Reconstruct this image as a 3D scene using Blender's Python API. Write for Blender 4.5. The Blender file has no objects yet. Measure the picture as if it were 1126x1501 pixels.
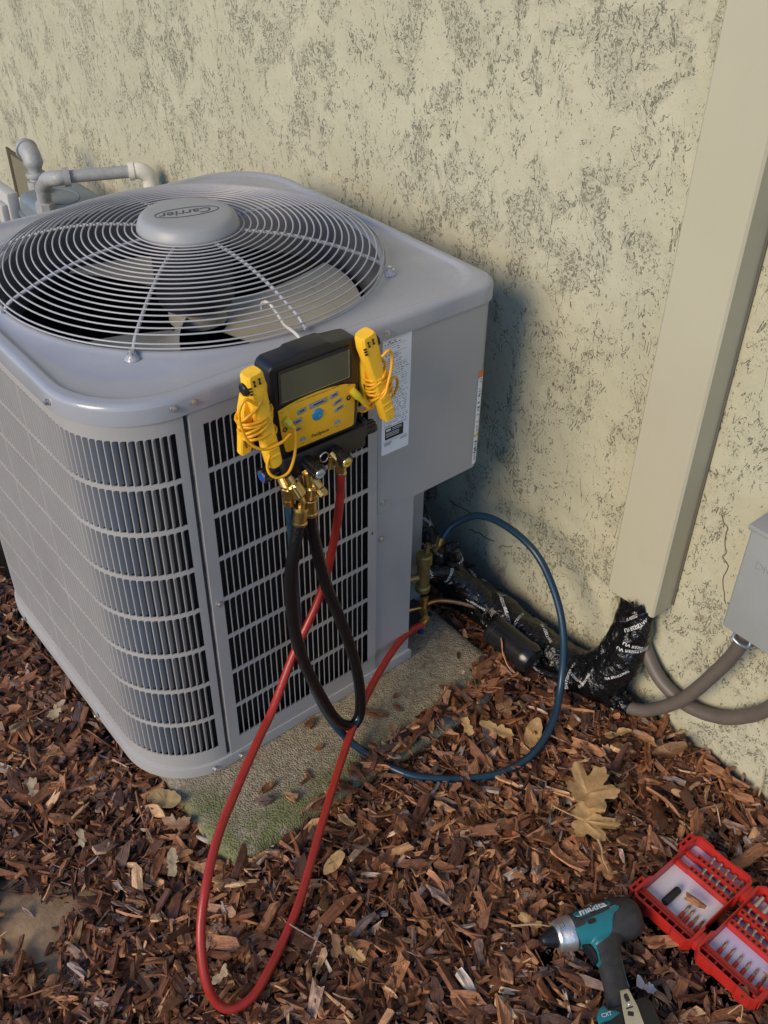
import bpy, bmesh, math, random
import numpy as np
from mathutils import Vector, Matrix, noise as mnoise

# ---------------------------------------------------------------- camera, world, sun, exposure
SC = bpy.context.scene
cam_data = bpy.data.cameras.new('camera')
cam = bpy.data.objects.new('camera', cam_data)
SC.collection.objects.link(cam)
RIGHT = (0.77516534, -0.63163669, 0.01240141)
UP = (0.37698976, 0.47822788, 0.79320666)
BACK = (-0.50694913, -0.61019111, 0.60882624)
CAM = Vector((-0.55881, -1.13129, 1.60811))
cam.matrix_world = Matrix(((RIGHT[0], UP[0], BACK[0], CAM.x), (RIGHT[1], UP[1], BACK[1], CAM.y),
                           (RIGHT[2], UP[2], BACK[2], CAM.z), (0, 0, 0, 1)))
cam_data.sensor_fit = 'VERTICAL'
cam_data.sensor_height = 24.0
cam_data.lens = 24.0 * 1442.4 / 1501.0
cam_data.clip_start = 0.02
cam_data.clip_end = 200.0
SC.camera = cam

SUN_EL = math.radians(26)
SUN_AZ = math.radians(187)      # the sun stands on the -X side, facing the wall
world = bpy.data.worlds.new('World')
SC.world = world
world.use_nodes = True
wn = world.node_tree.nodes
wl = world.node_tree.links
wn.clear()
sky = wn.new('ShaderNodeTexSky')
sky.sky_type = 'NISHITA'
sky.sun_disc = False
sky.sun_elevation = SUN_EL
sky.sun_rotation = math.radians(263)
sky.altitude = 0
sky.air_density = 1.0
sky.dust_density = 0.0
sky.ozone_density = 7.0
bgn = wn.new('ShaderNodeBackground')
bgn.inputs['Strength'].default_value = 0.15
won = wn.new('ShaderNodeOutputWorld')
wl.new(sky.outputs[0], bgn.inputs[0])
wl.new(bgn.outputs[0], won.inputs[0])
sun_data = bpy.data.lights.new('sun', 'SUN')
sun_data.energy = 2.6
sun_data.angle = math.radians(30)
sun_data.color = (1.0, 0.81, 0.54)
sun = bpy.data.objects.new('sun', sun_data)
SC.collection.objects.link(sun)
sd = Vector((math.cos(SUN_EL) * math.cos(SUN_AZ), math.cos(SUN_EL) * math.sin(SUN_AZ), math.sin(SUN_EL)))
sun.rotation_euler = sd.to_track_quat('Z', 'Y').to_euler()
SC.view_settings.view_transform = 'Standard'
SC.view_settings.look = 'None'
SC.view_settings.gamma = 1.0
SC.view_settings.use_curve_mapping = False
SC.view_settings.exposure = 0.40

random.seed(7)
RNG = np.random.default_rng(11)
COL = SC.collection
PI = math.pi

# ---------------------------------------------------------------- materials
def nodes_of(m):
    m.use_nodes = True
    nt = m.node_tree
    return nt, nt.nodes, nt.links, nt.nodes['Principled BSDF']


def M(name, col, rough=0.5, metal=0.0, var=0.0, vscale=18.0, bump=0.0, bscale=300.0, coat=0.0, dirt=None,
      rvar=0.0, stretch=(1, 1, 1), alpha=None):
    m = bpy.data.materials.new(name)
    nt, N, L, P = nodes_of(m)
    P.inputs['Base Color'].default_value = (*col, 1)
    P.inputs['Roughness'].default_value = rough
    P.inputs['Metallic'].default_value = metal
    P.inputs['Coat Weight'].default_value = coat
    tc = N.new('ShaderNodeTexCoord')
    geo = N.new('ShaderNodeNewGeometry')
    mp = N.new('ShaderNodeMapping')
    mp.inputs['Scale'].default_value = stretch
    L.new(geo.outputs['Position'], mp.inputs[0])
    if var or rvar or dirt:
        n = N.new('ShaderNodeTexNoise')
        n.inputs['Scale'].default_value = vscale
        n.inputs['Detail'].default_value = 6
        n.inputs['Roughness'].default_value = 0.62
        L.new(mp.outputs[0], n.inputs['Vector'])
        r = N.new('ShaderNodeMapRange')
        r.inputs['From Min'].default_value = 0.3
        r.inputs['From Max'].default_value = 0.7
        r.inputs['To Min'].default_value = 1 - var
        r.inputs['To Max'].default_value = 1 + var
        L.new(n.outputs['Fac'], r.inputs['Value'])
        mul = N.new('ShaderNodeVectorMath')
        mul.operation = 'SCALE'
        mul.inputs[0].default_value = col
        L.new(r.outputs[0], mul.inputs['Scale'])
        src = mul.outputs[0]
        if dirt:
            n2 = N.new('ShaderNodeTexNoise')
            n2.inputs['Scale'].default_value = vscale * 2.3
            n2.inputs['Detail'].default_value = 8
            n2.inputs['Roughness'].default_value = 0.7
            L.new(mp.outputs[0], n2.inputs['Vector'])
            r2 = N.new('ShaderNodeMapRange')
            r2.inputs['From Min'].default_value = dirt[1]
            r2.inputs['From Max'].default_value = dirt[1] + 0.12
            r2.inputs['To Max'].default_value = dirt[2]
            L.new(n2.outputs['Fac'], r2.inputs['Value'])
            mx = N.new('ShaderNodeMix')
            mx.data_type = 'RGBA'
            L.new(r2.outputs[0], mx.inputs['Factor'])
            L.new(src, mx.inputs['A'])
            mx.inputs['B'].default_value = (*dirt[0], 1)
            src = mx.outputs['Result']
        L.new(src, P.inputs['Base Color'])
        if rvar:
            r3 = N.new('ShaderNodeMapRange')
            r3.inputs['From Min'].default_value = 0.3
            r3.inputs['From Max'].default_value = 0.7
            r3.inputs['To Min'].default_value = max(0.02, rough - rvar)
            r3.inputs['To Max'].default_value = min(1, rough + rvar)
            L.new(n.outputs['Fac'], r3.inputs['Value'])
            L.new(r3.outputs[0], P.inputs['Roughness'])
    if bump:
        nb = N.new('ShaderNodeTexNoise')
        nb.inputs['Scale'].default_value = bscale
        nb.inputs['Detail'].default_value = 4
        L.new(mp.outputs[0], nb.inputs['Vector'])
        b = N.new('ShaderNodeBump')
        b.inputs['Strength'].default_value = 1.0
        b.inputs['Distance'].default_value = bump
        L.new(nb.outputs['Fac'], b.inputs['Height'])
        L.new(b.outputs[0], P.inputs['Normal'])
    return m


def stucco_material():
    m = bpy.data.materials.new('stucco_paint')
    nt, N, L, P = nodes_of(m)
    geo = N.new('ShaderNodeNewGeometry')

    def noise(scale, detail, rough, dist=0.0, stretch=(1, 1, 1), off=(0, 0, 0)):
        mp = N.new('ShaderNodeMapping')
        mp.inputs['Scale'].default_value = stretch
        mp.inputs['Location'].default_value = off
        L.new(geo.outputs['Position'], mp.inputs[0])
        n = N.new('ShaderNodeTexNoise')
        n.inputs['Scale'].default_value = scale
        n.inputs['Detail'].default_value = detail
        n.inputs['Roughness'].default_value = rough
        n.inputs['Distortion'].default_value = dist
        L.new(mp.outputs[0], n.inputs['Vector'])
        return n.outputs['Fac']

    def math_(op, a, b):
        x = N.new('ShaderNodeMath')
        x.operation = op
        for i, q in enumerate((a, b)):
            if isinstance(q, (int, float)):
                x.inputs[i].default_value = q
            else:
                L.new(q, x.inputs[i])
        return x.outputs[0]

    def rng(v, a, b, c=0.0, d=1.0, smooth=True):
        r = N.new('ShaderNodeMapRange')
        if smooth:
            r.interpolation_type = 'SMOOTHSTEP'
        r.inputs['From Min'].default_value = a
        r.inputs['From Max'].default_value = b
        r.inputs['To Min'].default_value = c
        r.inputs['To Max'].default_value = d
        L.new(v, r.inputs['Value'])
        return r.outputs[0]
    big = noise(12.0, 9, 0.68, 0.6, (1, 1.0, 0.9))
    fine = noise(19, 4, 0.6, 0.9, (1, 1.25, 0.50), (3, 1, 2))
    fine2 = noise(105, 3, 0.60, 1.6, (1, 1.0, 0.80), (1, 5, 2))
    fine3 = noise(210, 3, 0.6, 0.5)
    patch = math_('MULTIPLY', rng(big, 0.47, 0.60), rng(noise(3.0, 3, 0.5), 0.34, 0.55, 0.2, 1.0))
    # scattered pits and torn ridges of the coarse coat inside trowel-missed patches, a few thin torn lines elsewhere
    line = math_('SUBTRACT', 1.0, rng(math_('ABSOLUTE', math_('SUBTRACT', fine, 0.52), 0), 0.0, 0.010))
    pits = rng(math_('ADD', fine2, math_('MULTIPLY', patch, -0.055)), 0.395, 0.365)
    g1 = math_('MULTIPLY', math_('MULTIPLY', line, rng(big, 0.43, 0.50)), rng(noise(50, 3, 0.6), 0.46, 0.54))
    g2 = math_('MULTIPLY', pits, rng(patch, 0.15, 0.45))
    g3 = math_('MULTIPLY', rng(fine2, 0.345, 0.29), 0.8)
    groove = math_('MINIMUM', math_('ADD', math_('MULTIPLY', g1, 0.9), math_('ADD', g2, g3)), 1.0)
    grain = noise(420, 3, 0.6)
    roll = noise(14, 3, 0.5)
    h = math_('ADD', math_('MULTIPLY', groove, -0.6), math_('MULTIPLY', grain, 0.10))
    h = math_('ADD', h, math_('MULTIPLY', math_('MULTIPLY', fine3, patch), 0.65))
    h = math_('ADD', h, math_('MULTIPLY', patch, -0.12))
    h = math_('ADD', h, math_('MULTIPLY', roll, 1.2))
    b = N.new('ShaderNodeBump')
    b.inputs['Strength'].default_value = 1.0
    b.inputs['Distance'].default_value = 0.0062
    L.new(h, b.inputs['Height'])
    L.new(b.outputs[0], P.inputs['Normal'])
    tint = noise(3.2, 5, 0.6)
    cr = N.new('ShaderNodeValToRGB')
    cr.color_ramp.elements[0].position = 0.3
    cr.color_ramp.elements[0].color = (0.405, 0.385, 0.275, 1)
    cr.color_ramp.elements[1].position = 0.7
    cr.color_ramp.elements[1].color = (0.47, 0.447, 0.325, 1)
    L.new(tint, cr.inputs[0])
    pit_shade_mix = N.new('ShaderNodeMix')  # brown darkening stands in for occlusion shade inside pits and grooves
    pit_shade_mix.data_type = 'RGBA'
    L.new(math_('MULTIPLY', groove, 0.55), pit_shade_mix.inputs['Factor'])
    L.new(cr.outputs[0], pit_shade_mix.inputs['A'])
    pit_shade_mix.inputs['B'].default_value = (0.14, 0.115, 0.06, 1)
    L.new(pit_shade_mix.outputs['Result'], P.inputs['Base Color'])
    P.inputs['Roughness'].default_value = 0.75
    return m


def chip_material():
    m = bpy.data.materials.new('shredded_bark')
    nt, N, L, P = nodes_of(m)
    at = N.new('ShaderNodeAttribute')
    at.attribute_name = 'tone'
    sep = N.new('ShaderNodeSeparateColor')
    L.new(at.outputs['Color'], sep.inputs[0])
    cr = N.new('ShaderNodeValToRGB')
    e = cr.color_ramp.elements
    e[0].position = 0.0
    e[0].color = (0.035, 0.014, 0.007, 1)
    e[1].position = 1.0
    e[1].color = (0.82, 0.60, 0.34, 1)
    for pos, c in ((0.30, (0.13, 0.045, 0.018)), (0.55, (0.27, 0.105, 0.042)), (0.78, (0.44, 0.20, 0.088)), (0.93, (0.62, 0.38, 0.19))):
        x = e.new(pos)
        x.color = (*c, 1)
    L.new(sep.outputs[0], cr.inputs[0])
    cx = N.new('ShaderNodeCombineXYZ')

    def mm(a, k):
        x = N.new('ShaderNodeMath')
        x.operation = 'MULTIPLY'
        L.new(a, x.inputs[0])
        x.inputs[1].default_value = k
        return x.outputs[0]
    L.new(mm(sep.outputs[2], 1.6), cx.inputs[0])
    L.new(mm(at.outputs['Alpha'], 6.0), cx.inputs[1])
    L.new(mm(sep.outputs[1], 83.0), cx.inputs[2])
    n = N.new('ShaderNodeTexNoise')
    n.inputs['Scale'].default_value = 1.5
    n.inputs['Detail'].default_value = 5
    n.inputs['Roughness'].default_value = 0.7
    n.inputs['Distortion'].default_value = 0.3
    L.new(cx.outputs[0], n.inputs['Vector'])
    r = N.new('ShaderNodeMapRange')
    r.inputs['From Min'].default_value = 0.3
    r.inputs['From Max'].default_value = 0.72
    r.inputs['To Min'].default_value = 0.42
    r.inputs['To Max'].default_value = 1.5
    L.new(n.outputs['Fac'], r.inputs['Value'])
    geo = N.new('ShaderNodeNewGeometry')
    n2 = N.new('ShaderNodeTexNoise')
    n2.inputs['Scale'].default_value = 90
    n2.inputs['Detail'].default_value = 3
    L.new(geo.outputs['Position'], n2.inputs['Vector'])
    r2 = N.new('ShaderNodeMapRange')
    r2.inputs['From Min'].default_value = 0.3
    r2.inputs['From Max'].default_value = 0.7
    r2.inputs['To Min'].default_value = 0.75
    r2.inputs['To Max'].default_value = 1.25
    L.new(n2.outputs['Fac'], r2.inputs['Value'])
    x = N.new('ShaderNodeMath')
    x.operation = 'MULTIPLY'
    L.new(r.outputs[0], x.inputs[0])
    L.new(r2.outputs[0], x.inputs[1])
    sc = N.new('ShaderNodeVectorMath')
    sc.operation = 'SCALE'
    hs = N.new('ShaderNodeHueSaturation')
    hv = N.new('ShaderNodeMapRange')
    hv.inputs['From Min'].default_value = 0.84
    hv.inputs['From Max'].default_value = 1.0
    hv.inputs['To Min'].default_value = 1.0
    hv.inputs['To Max'].default_value = 0.40
    L.new(sep.outputs[1], hv.inputs['Value'])
    L.new(hv.outputs[0], hs.inputs['Saturation'])
    vv_ = N.new('ShaderNodeMapRange')
    vv_.inputs['From Max'].default_value = 0.35
    vv_.inputs['To Min'].default_value = 0.55
    vv_.inputs['To Max'].default_value = 1.0
    L.new(sep.outputs[1], vv_.inputs['Value'])
    L.new(vv_.outputs[0], hs.inputs['Value'])
    L.new(cr.outputs[0], hs.inputs['Color'])
    L.new(hs.outputs[0], sc.inputs[0])
    L.new(x.outputs[0], sc.inputs['Scale'])
    L.new(sc.outputs[0], P.inputs['Base Color'])
    P.inputs['Roughness'].default_value = 0.50
    b = N.new('ShaderNodeBump')
    b.inputs['Strength'].default_value = 0.9
    b.inputs['Distance'].default_value = 0.0022
    L.new(n.outputs['Fac'], b.inputs['Height'])
    L.new(b.outputs[0], P.inputs['Normal'])
    return m


def concrete_material():
    m = bpy.data.materials.new('pebbled_concrete')
    nt, N, L, P = nodes_of(m)
    geo = N.new('ShaderNodeNewGeometry')

    def noise(scale, detail=5, rough=0.6):
        n = N.new('ShaderNodeTexNoise')
        n.inputs['Scale'].default_value = scale
        n.inputs['Detail'].default_value = detail
        n.inputs['Roughness'].default_value = rough
        L.new(geo.outputs['Position'], n.inputs['Vector'])
        return n.outputs['Fac']
    v = N.new('ShaderNodeTexVoronoi')
    v.inputs['Scale'].default_value = 260
    L.new(geo.outputs['Position'], v.inputs['Vector'])
    cr = N.new('ShaderNodeValToRGB')
    cr.color_ramp.elements[0].position = 0.3
    cr.color_ramp.elements[0].color = (0.15, 0.115, 0.07, 1)
    cr.color_ramp.elements[1].position = 0.72
    cr.color_ramp.elements[1].color = (0.46, 0.40, 0.29, 1)
    L.new(noise(90, 6, 0.75), cr.inputs[0])
    # moss grows near the front corner of the slab
    sx = N.new('ShaderNodeSeparateXYZ')
    L.new(geo.outputs['Position'], sx.inputs[0])

    def m2(op, a, b):
        x = N.new('ShaderNodeMath')
        x.operation = op
        for i, q in enumerate((a, b)):
            if isinstance(q, (int, float)):
                x.inputs[i].default_value = q
            else:
                L.new(q, x.inputs[i])
        return x.outputs[0]

    def mr(val, a, b, c=0.0, d=1.0):
        r = N.new('ShaderNodeMapRange')
        r.interpolation_type = 'SMOOTHSTEP'
        r.inputs['From Min'].default_value = a
        r.inputs['From Max'].default_value = b
        r.inputs['To Min'].default_value = c
        r.inputs['To Max'].default_value = d
        L.new(val, r.inputs['Value'])
        return r.outputs[0]
    near = mr(sx.outputs['Y'], -0.10, -0.155)
    near2 = m2('MULTIPLY', mr(sx.outputs['X'], -0.02, -0.085), mr(sx.outputs['Y'], 0.02, -0.06))
    near = m2('MAXIMUM', near, near2)
    xf = mr(sx.outputs['X'], 0.42, 0.12, 0.35, 1.0)
    mask = m2('MULTIPLY', m2('MULTIPLY', near, xf), mr(noise(22, 6, 0.7), 0.36, 0.52))
    mask = m2('MAXIMUM', mask, m2('MULTIPLY', mr(noise(9, 4, 0.6), 0.60, 0.72), 0.3))
    green = N.new('ShaderNodeValToRGB')
    green.color_ramp.elements[0].position = 0.35
    green.color_ramp.elements[0].color = (0.05, 0.07, 0.012, 1)
    green.color_ramp.elements[1].position = 0.7
    green.color_ramp.elements[1].color = (0.19, 0.24, 0.045, 1)
    L.new(noise(160, 4, 0.7), green.inputs[0])
    mx = N.new('ShaderNodeMix')
    mx.data_type = 'RGBA'
    L.new(m2('MULTIPLY', mask, 0.68), mx.inputs['Factor'])
    L.new(cr.outputs[0], mx.inputs['A'])
    L.new(green.outputs[0], mx.inputs['B'])
    L.new(mx.outputs['Result'], P.inputs['Base Color'])
    P.inputs['Roughness'].default_value = 0.85
    h = m2('ADD', m2('MULTIPLY', v.outputs['Distance'], -0.8), m2('MULTIPLY', noise(500, 3), 0.6))
    h = m2('ADD', h, m2('MULTIPLY', noise(60, 4), 1.2))
    b = N.new('ShaderNodeBump')
    b.inputs['Distance'].default_value = 0.0035
    L.new(h, b.inputs['Height'])
    L.new(b.outputs[0], P.inputs['Normal'])
    return m


def soil_material():
    m = bpy.data.materials.new('soil')
    nt, N, L, P = nodes_of(m)
    geo = N.new('ShaderNodeNewGeometry')
    d = N.new('ShaderNodeVectorMath')
    d.operation = 'DISTANCE'
    L.new(geo.outputs['Position'], d.inputs[0])
    d.inputs[1].default_value = (-0.45, -0.06, 0.0)
    n = N.new('ShaderNodeTexNoise')
    n.inputs['Scale'].default_value = 30
    n.inputs['Detail'].default_value = 8
    n.inputs['Roughness'].default_value = 0.7
    L.new(geo.outputs['Position'], n.inputs['Vector'])
    r = N.new('ShaderNodeMapRange')
    r.inputs['From Min'].default_value = 0.10
    r.inputs['From Max'].default_value = 0.16
    L.new(d.outputs['Value'], r.inputs['Value'])
    c1 = N.new('ShaderNodeValToRGB')
    c1.color_ramp.elements[0].position = 0.3
    c1.color_ramp.elements[0].color = (0.23, 0.14, 0.07, 1)
    c1.color_ramp.elements[1].position = 0.75
    c1.color_ramp.elements[1].color = (0.46, 0.31, 0.18, 1)
    L.new(n.outputs['Fac'], c1.inputs[0])
    mx = N.new('ShaderNodeMix')
    mx.data_type = 'RGBA'
    L.new(r.outputs[0], mx.inputs['Factor'])
    L.new(c1.outputs[0], mx.inputs['A'])
    mx.inputs['B'].default_value = (0.045, 0.024, 0.014, 1)
    L.new(mx.outputs['Result'], P.inputs['Base Color'])
    P.inputs['Roughness'].default_value = 0.95
    b = N.new('ShaderNodeBump')
    b.inputs['Distance'].default_value = 0.004
    L.new(n.outputs['Fac'], b.inputs['Height'])
    L.new(b.outputs[0], P.inputs['Normal'])
    return m


PAINT = M('grey_cabinet_paint', (0.355, 0.345, 0.34), 0.40, 0, 0.06, 5, 0.00012, 900, dirt=((0.42, 0.39, 0.34), 0.58, 0.32), rvar=0.08)
PAINT_SKY_TINT = M('grey_paint_sky_tint', (0.32, 0.33, 0.365), 0.22, 0, 0.06, 7, 0.00008, 900, coat=0.35, dirt=((0.40, 0.39, 0.37), 0.57, 0.35), rvar=0.10)  # cabinet grey with the sky's blue light tinted into its colour
WIRE = M('grey_wire_coating', (0.37, 0.37, 0.39), 0.32, 0, 0.05, 30)
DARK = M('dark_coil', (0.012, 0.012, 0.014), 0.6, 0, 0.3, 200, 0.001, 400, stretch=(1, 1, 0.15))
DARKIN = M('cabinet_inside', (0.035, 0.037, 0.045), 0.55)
BLADE = M('fan_blade_paint', (0.40, 0.375, 0.30), 0.45, 0, 0.12, 14, dirt=((0.22, 0.2, 0.16), 0.58, 0.5))
STEEL = M('zinc_bolt_steel', (0.62, 0.60, 0.55), 0.32, 0.9, 0.15, 120)
BRASS = M('brass', (0.62, 0.42, 0.15), 0.28, 1.0, 0.18, 160, 0.0002, 700)
COPPER = M('copper_pipe', (0.62, 0.33, 0.16), 0.35, 1.0, 0.2, 80)
DBRASS = M('aged_brass', (0.34, 0.26, 0.10), 0.45, 0.8, 0.25, 90)
BLACKP = M('black_rubber_shell', (0.009, 0.009, 0.011), 0.36, 0, 0.1, 60, 0.00015, 900)
BLACKG = M('black_gloss_plastic', (0.010, 0.010, 0.012), 0.22)
YELLOW = M('yellow_plastic', (0.93, 0.47, 0.012), 0.42, 0, 0.06, 30, dirt=((0.40, 0.24, 0.02), 0.60, 0.5))
YCLAMP = M('yellow_clamp_plastic', (0.93, 0.52, 0.025), 0.45, 0, 0.08, 50, 0.0001, 500, dirt=((0.20, 0.12, 0.03), 0.60, 0.6))
YCABLE = M('amber_cable', (0.80, 0.38, 0.01), 0.38, 0, 0.05, 60)
SCREEN = M('screen_glass', (0.085, 0.080, 0.048), 0.12, 0, 0.04, 8)
GREYB = M('grey_button', (0.27, 0.28, 0.29), 0.4)
BLUEB = M('blue_button', (0.02, 0.25, 0.45), 0.3)
INK = M('black_ink', (0.012, 0.012, 0.012), 0.6)
WHITEINK = M('white_ink', (0.72, 0.72, 0.72), 0.5)
LABEL = M('label_paper', (0.82, 0.82, 0.84), 0.45, 0, 0.03, 40)
ORANGE = M('orange_print', (0.72, 0.20, 0.04), 0.5)
YPRINT = M('yellow_print', (0.72, 0.52, 0.05), 0.5)
HOSER = M('red_hose_rubber', (0.34, 0.022, 0.014), 0.36, 0, 0.12, 60, 0.0003, 260, dirt=((0.30, 0.06, 0.035), 0.6, 0.6))
HOSEB = M('blue_hose_rubber', (0.008, 0.032, 0.060), 0.34, 0, 0.12, 50, 0.0002, 260)
HOSEK = M('black_hose_rubber', (0.007, 0.007, 0.008), 0.16, 0, 0.1, 80, 0.0006, 200)
TAPE = M('black_tape', (0.005, 0.005, 0.006), 0.13, 0, 0.1, 60, 0.006, 85)
CREAM = M('cream_cover_paint', (0.43, 0.40, 0.295), 0.42, 0, 0.03, 4, 0.0001, 200, dirt=((0.36, 0.32, 0.22), 0.63, 0.35))
BOXG = M('grey_box_paint', (0.27, 0.28, 0.275), 0.48, 0, 0.04, 12, 0.0001, 600)
CONDUIT = M('brown_grey_conduit', (0.115, 0.095, 0.08), 0.5, 0, 0.1, 40)
GALV = M('galvanised_pipe', (0.33, 0.335, 0.335), 0.55, 0.1, 0.16, 40, 0.0006, 120, dirt=((0.50, 0.46, 0.38), 0.57, 0.6))
WPIPE = M('white_painted_pipe', (0.72, 0.68, 0.58), 0.45, 0, 0.06, 40, 0.0003, 90, dirt=((0.35, 0.18, 0.06), 0.62, 0.7))
METER = M('meter_grey_paint', (0.16, 0.19, 0.21), 0.45, 0, 0.10, 40, 0.0006, 150, dirt=((0.33, 0.32, 0.28), 0.60, 0.6))
MBOX = M('meter_index_box', (0.46, 0.45, 0.43), 0.4, 0, 0.06, 30, dirt=((0.3, 0.27, 0.22), 0.6, 0.4))
RED = M('red_case_plastic', (0.42, 0.020, 0.014), 0.42, 0, 0.05, 60, 0.0001, 800)
LILAC = M('lilac_insert', (0.52, 0.50, 0.68), 0.35, 0, 0.06, 20)
WINS = M('white_insert', (0.66, 0.64, 0.70), 0.35, 0, 0.06, 14, dirt=((0.45, 0.48, 0.42), 0.62, 0.4))
BITM = M('bit_steel', (0.50, 0.44, 0.36), 0.28, 0.95, 0.2, 300)
TEAL = M('teal_plastic', (0.010, 0.135, 0.165), 0.42, 0, 0.05, 60, 0.0001, 700, dirt=((0.03, 0.15, 0.16), 0.62, 0.5))
ALU = M('cast_aluminium', (0.60, 0.58, 0.54), 0.34, 0.85, 0.14, 90, 0.0003, 250)
CLIP = M('nickel_clip', (0.66, 0.62, 0.56), 0.25, 0.95, 0.1, 60)
RUBBER = M('worn_grip_rubber', (0.026, 0.025, 0.025), 0.62, 0, 0.35, 70, 0.0003, 500, dirt=((0.12, 0.09, 0.07), 0.60, 0.45))
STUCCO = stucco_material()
CHIP = chip_material()
CONC = concrete_material()
SOIL = soil_material()
CRACKM = M('crack_brown', (0.075, 0.055, 0.03), 0.9)  # dark brown of the wall cracks and the vent frame


def leaf_mat(name, c, c2):
    m = M(name, c, 0.5, 0, 0.22, 40, 0.0009, 160, dirt=(c2, 0.56, 0.6))
    return m


LEAF_TAN = leaf_mat('tan_dry_leaf', (0.36, 0.215, 0.09), (0.50, 0.33, 0.14))
LEAF_GOLD = leaf_mat('golden_dry_leaf', (0.50, 0.31, 0.13), (0.36, 0.19, 0.08))
LEAF_BROWN = leaf_mat('brown_dry_leaf', (0.20, 0.105, 0.05), (0.30, 0.18, 0.08))
LEAF_PALE = leaf_mat('pale_dry_leaf', (0.38, 0.29, 0.18), (0.40, 0.30, 0.19))
LEAF_OLIVE = leaf_mat('olive_dry_leaf', (0.26, 0.18, 0.07), (0.33, 0.23, 0.10))

# ---------------------------------------------------------------- mesh helpers
ORG = {}


def wo(o):
    return ORG.get(o.name, Vector((0, 0, 0)))


def raw_mesh(name, V, F, mat, angle=35, smooth=True):
    me = bpy.data.meshes.new(name)
    me.from_pydata(V, [], F)
    me.update()
    if smooth:
        me.polygons.foreach_set('use_smooth', [True] * len(me.polygons))
        me.set_sharp_from_angle(angle=math.radians(angle))
    for q in (mat if isinstance(mat, (list, tuple)) else [mat]):
        me.materials.append(q)
    return me


def obj(name, g, mat, parent=None, bevel=0.0, seg=2, angle=35, smooth=True, origin=None, tag=None, kind=None, label=None, fix=True):
    V, F = (g.v, g.f) if isinstance(g, G) else g
    V = np.array([tuple(p) for p in V], float)
    if origin is None:
        origin = (V.min(0) + V.max(0)) / 2
        if parent is None:
            origin[2] = V[:, 2].min()
    origin = np.array(origin, float)
    me = raw_mesh(name, (V - origin).tolist(), F, mat, angle, False)
    if bevel or fix:
        bm = bmesh.new()
        bm.from_mesh(me)
        if fix:
            bmesh.ops.remove_doubles(bm, verts=bm.verts, dist=1e-6)
            bmesh.ops.recalc_face_normals(bm, faces=bm.faces)
        if bevel:
            es = [e for e in bm.edges if len(e.link_faces) == 2 and e.calc_face_angle(0) > math.radians(30)]
            bmesh.ops.bevel(bm, geom=es, offset=bevel, segments=seg, profile=0.5, affect='EDGES', clamp_overlap=True)
        bm.to_mesh(me)
        bm.free()
    if smooth:
        me.polygons.foreach_set('use_smooth', [True] * len(me.polygons))
        me.set_sharp_from_angle(angle=math.radians(angle))
    o = bpy.data.objects.new(name, me)
    COL.objects.link(o)
    ORG[o.name] = Vector(origin)
    if parent is not None:
        o.parent = parent
        o.location = Vector(origin) - wo(parent)
    else:
        o.location = origin
    if tag:
        settag(o, *tag)
    if kind:
        o['kind'] = kind
    if label:
        o['label'] = label
    return o


def settag(o, label, cat, group=None):
    o['label'] = label
    o['category'] = cat
    if group:
        o['group'] = group
    return o


def thing(name, loc, label, cat, group=None):
    o = bpy.data.objects.new(name, None)
    o.empty_display_size = 0.05
    COL.objects.link(o)
    o.location = loc
    ORG[o.name] = Vector(loc)
    settag(o, label, cat, group)
    return o


def inst(name, me, parent, loc, rotz=0.0, quat=None):
    o = bpy.data.objects.new(name, me)
    COL.objects.link(o)
    o.parent = parent
    o.location = Vector(loc) - wo(parent)
    if quat is not None:
        o.rotation_mode = 'QUATERNION'
        o.rotation_quaternion = quat
    else:
        o.rotation_euler = (0, 0, rotz)
    ORG[o.name] = Vector(loc)
    return o


def spline(pts, n=8):
    P = [Vector(p) for p in pts]
    P = [P[0] * 2 - P[1]] + P + [P[-1] * 2 - P[-2]]
    out = []
    for i in range(1, len(P) - 2):
        a, b, c, d = P[i - 1], P[i], P[i + 1], P[i + 2]
        for k in range(n):
            t = k / n
            out.append(0.5 * ((2 * b) + (c - a) * t + (2 * a - 5 * b + 4 * c - d) * t * t + (3 * b - a - 3 * c + d) * t ** 3))
    out.append(P[-2])
    return out


def frames(pts, closed=False):
    n = len(pts)
    T = []
    for i in range(n):
        a = pts[(i - 1) % n] if (i > 0 or closed) else pts[i]
        b = pts[(i + 1) % n] if (i < n - 1 or closed) else pts[i]
        T.append((b - a).normalized())
    up = Vector((0, 0, 1)) if abs(T[0].z) < 0.9 else Vector((1, 0, 0))
    N = [(up - T[0] * up.dot(T[0])).normalized()]
    for i in range(1, n):
        v = N[-1] - T[i] * N[-1].dot(T[i])
        N.append(v.normalized())
    return T, N, [T[i].cross(N[i]) for i in range(n)]


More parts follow.
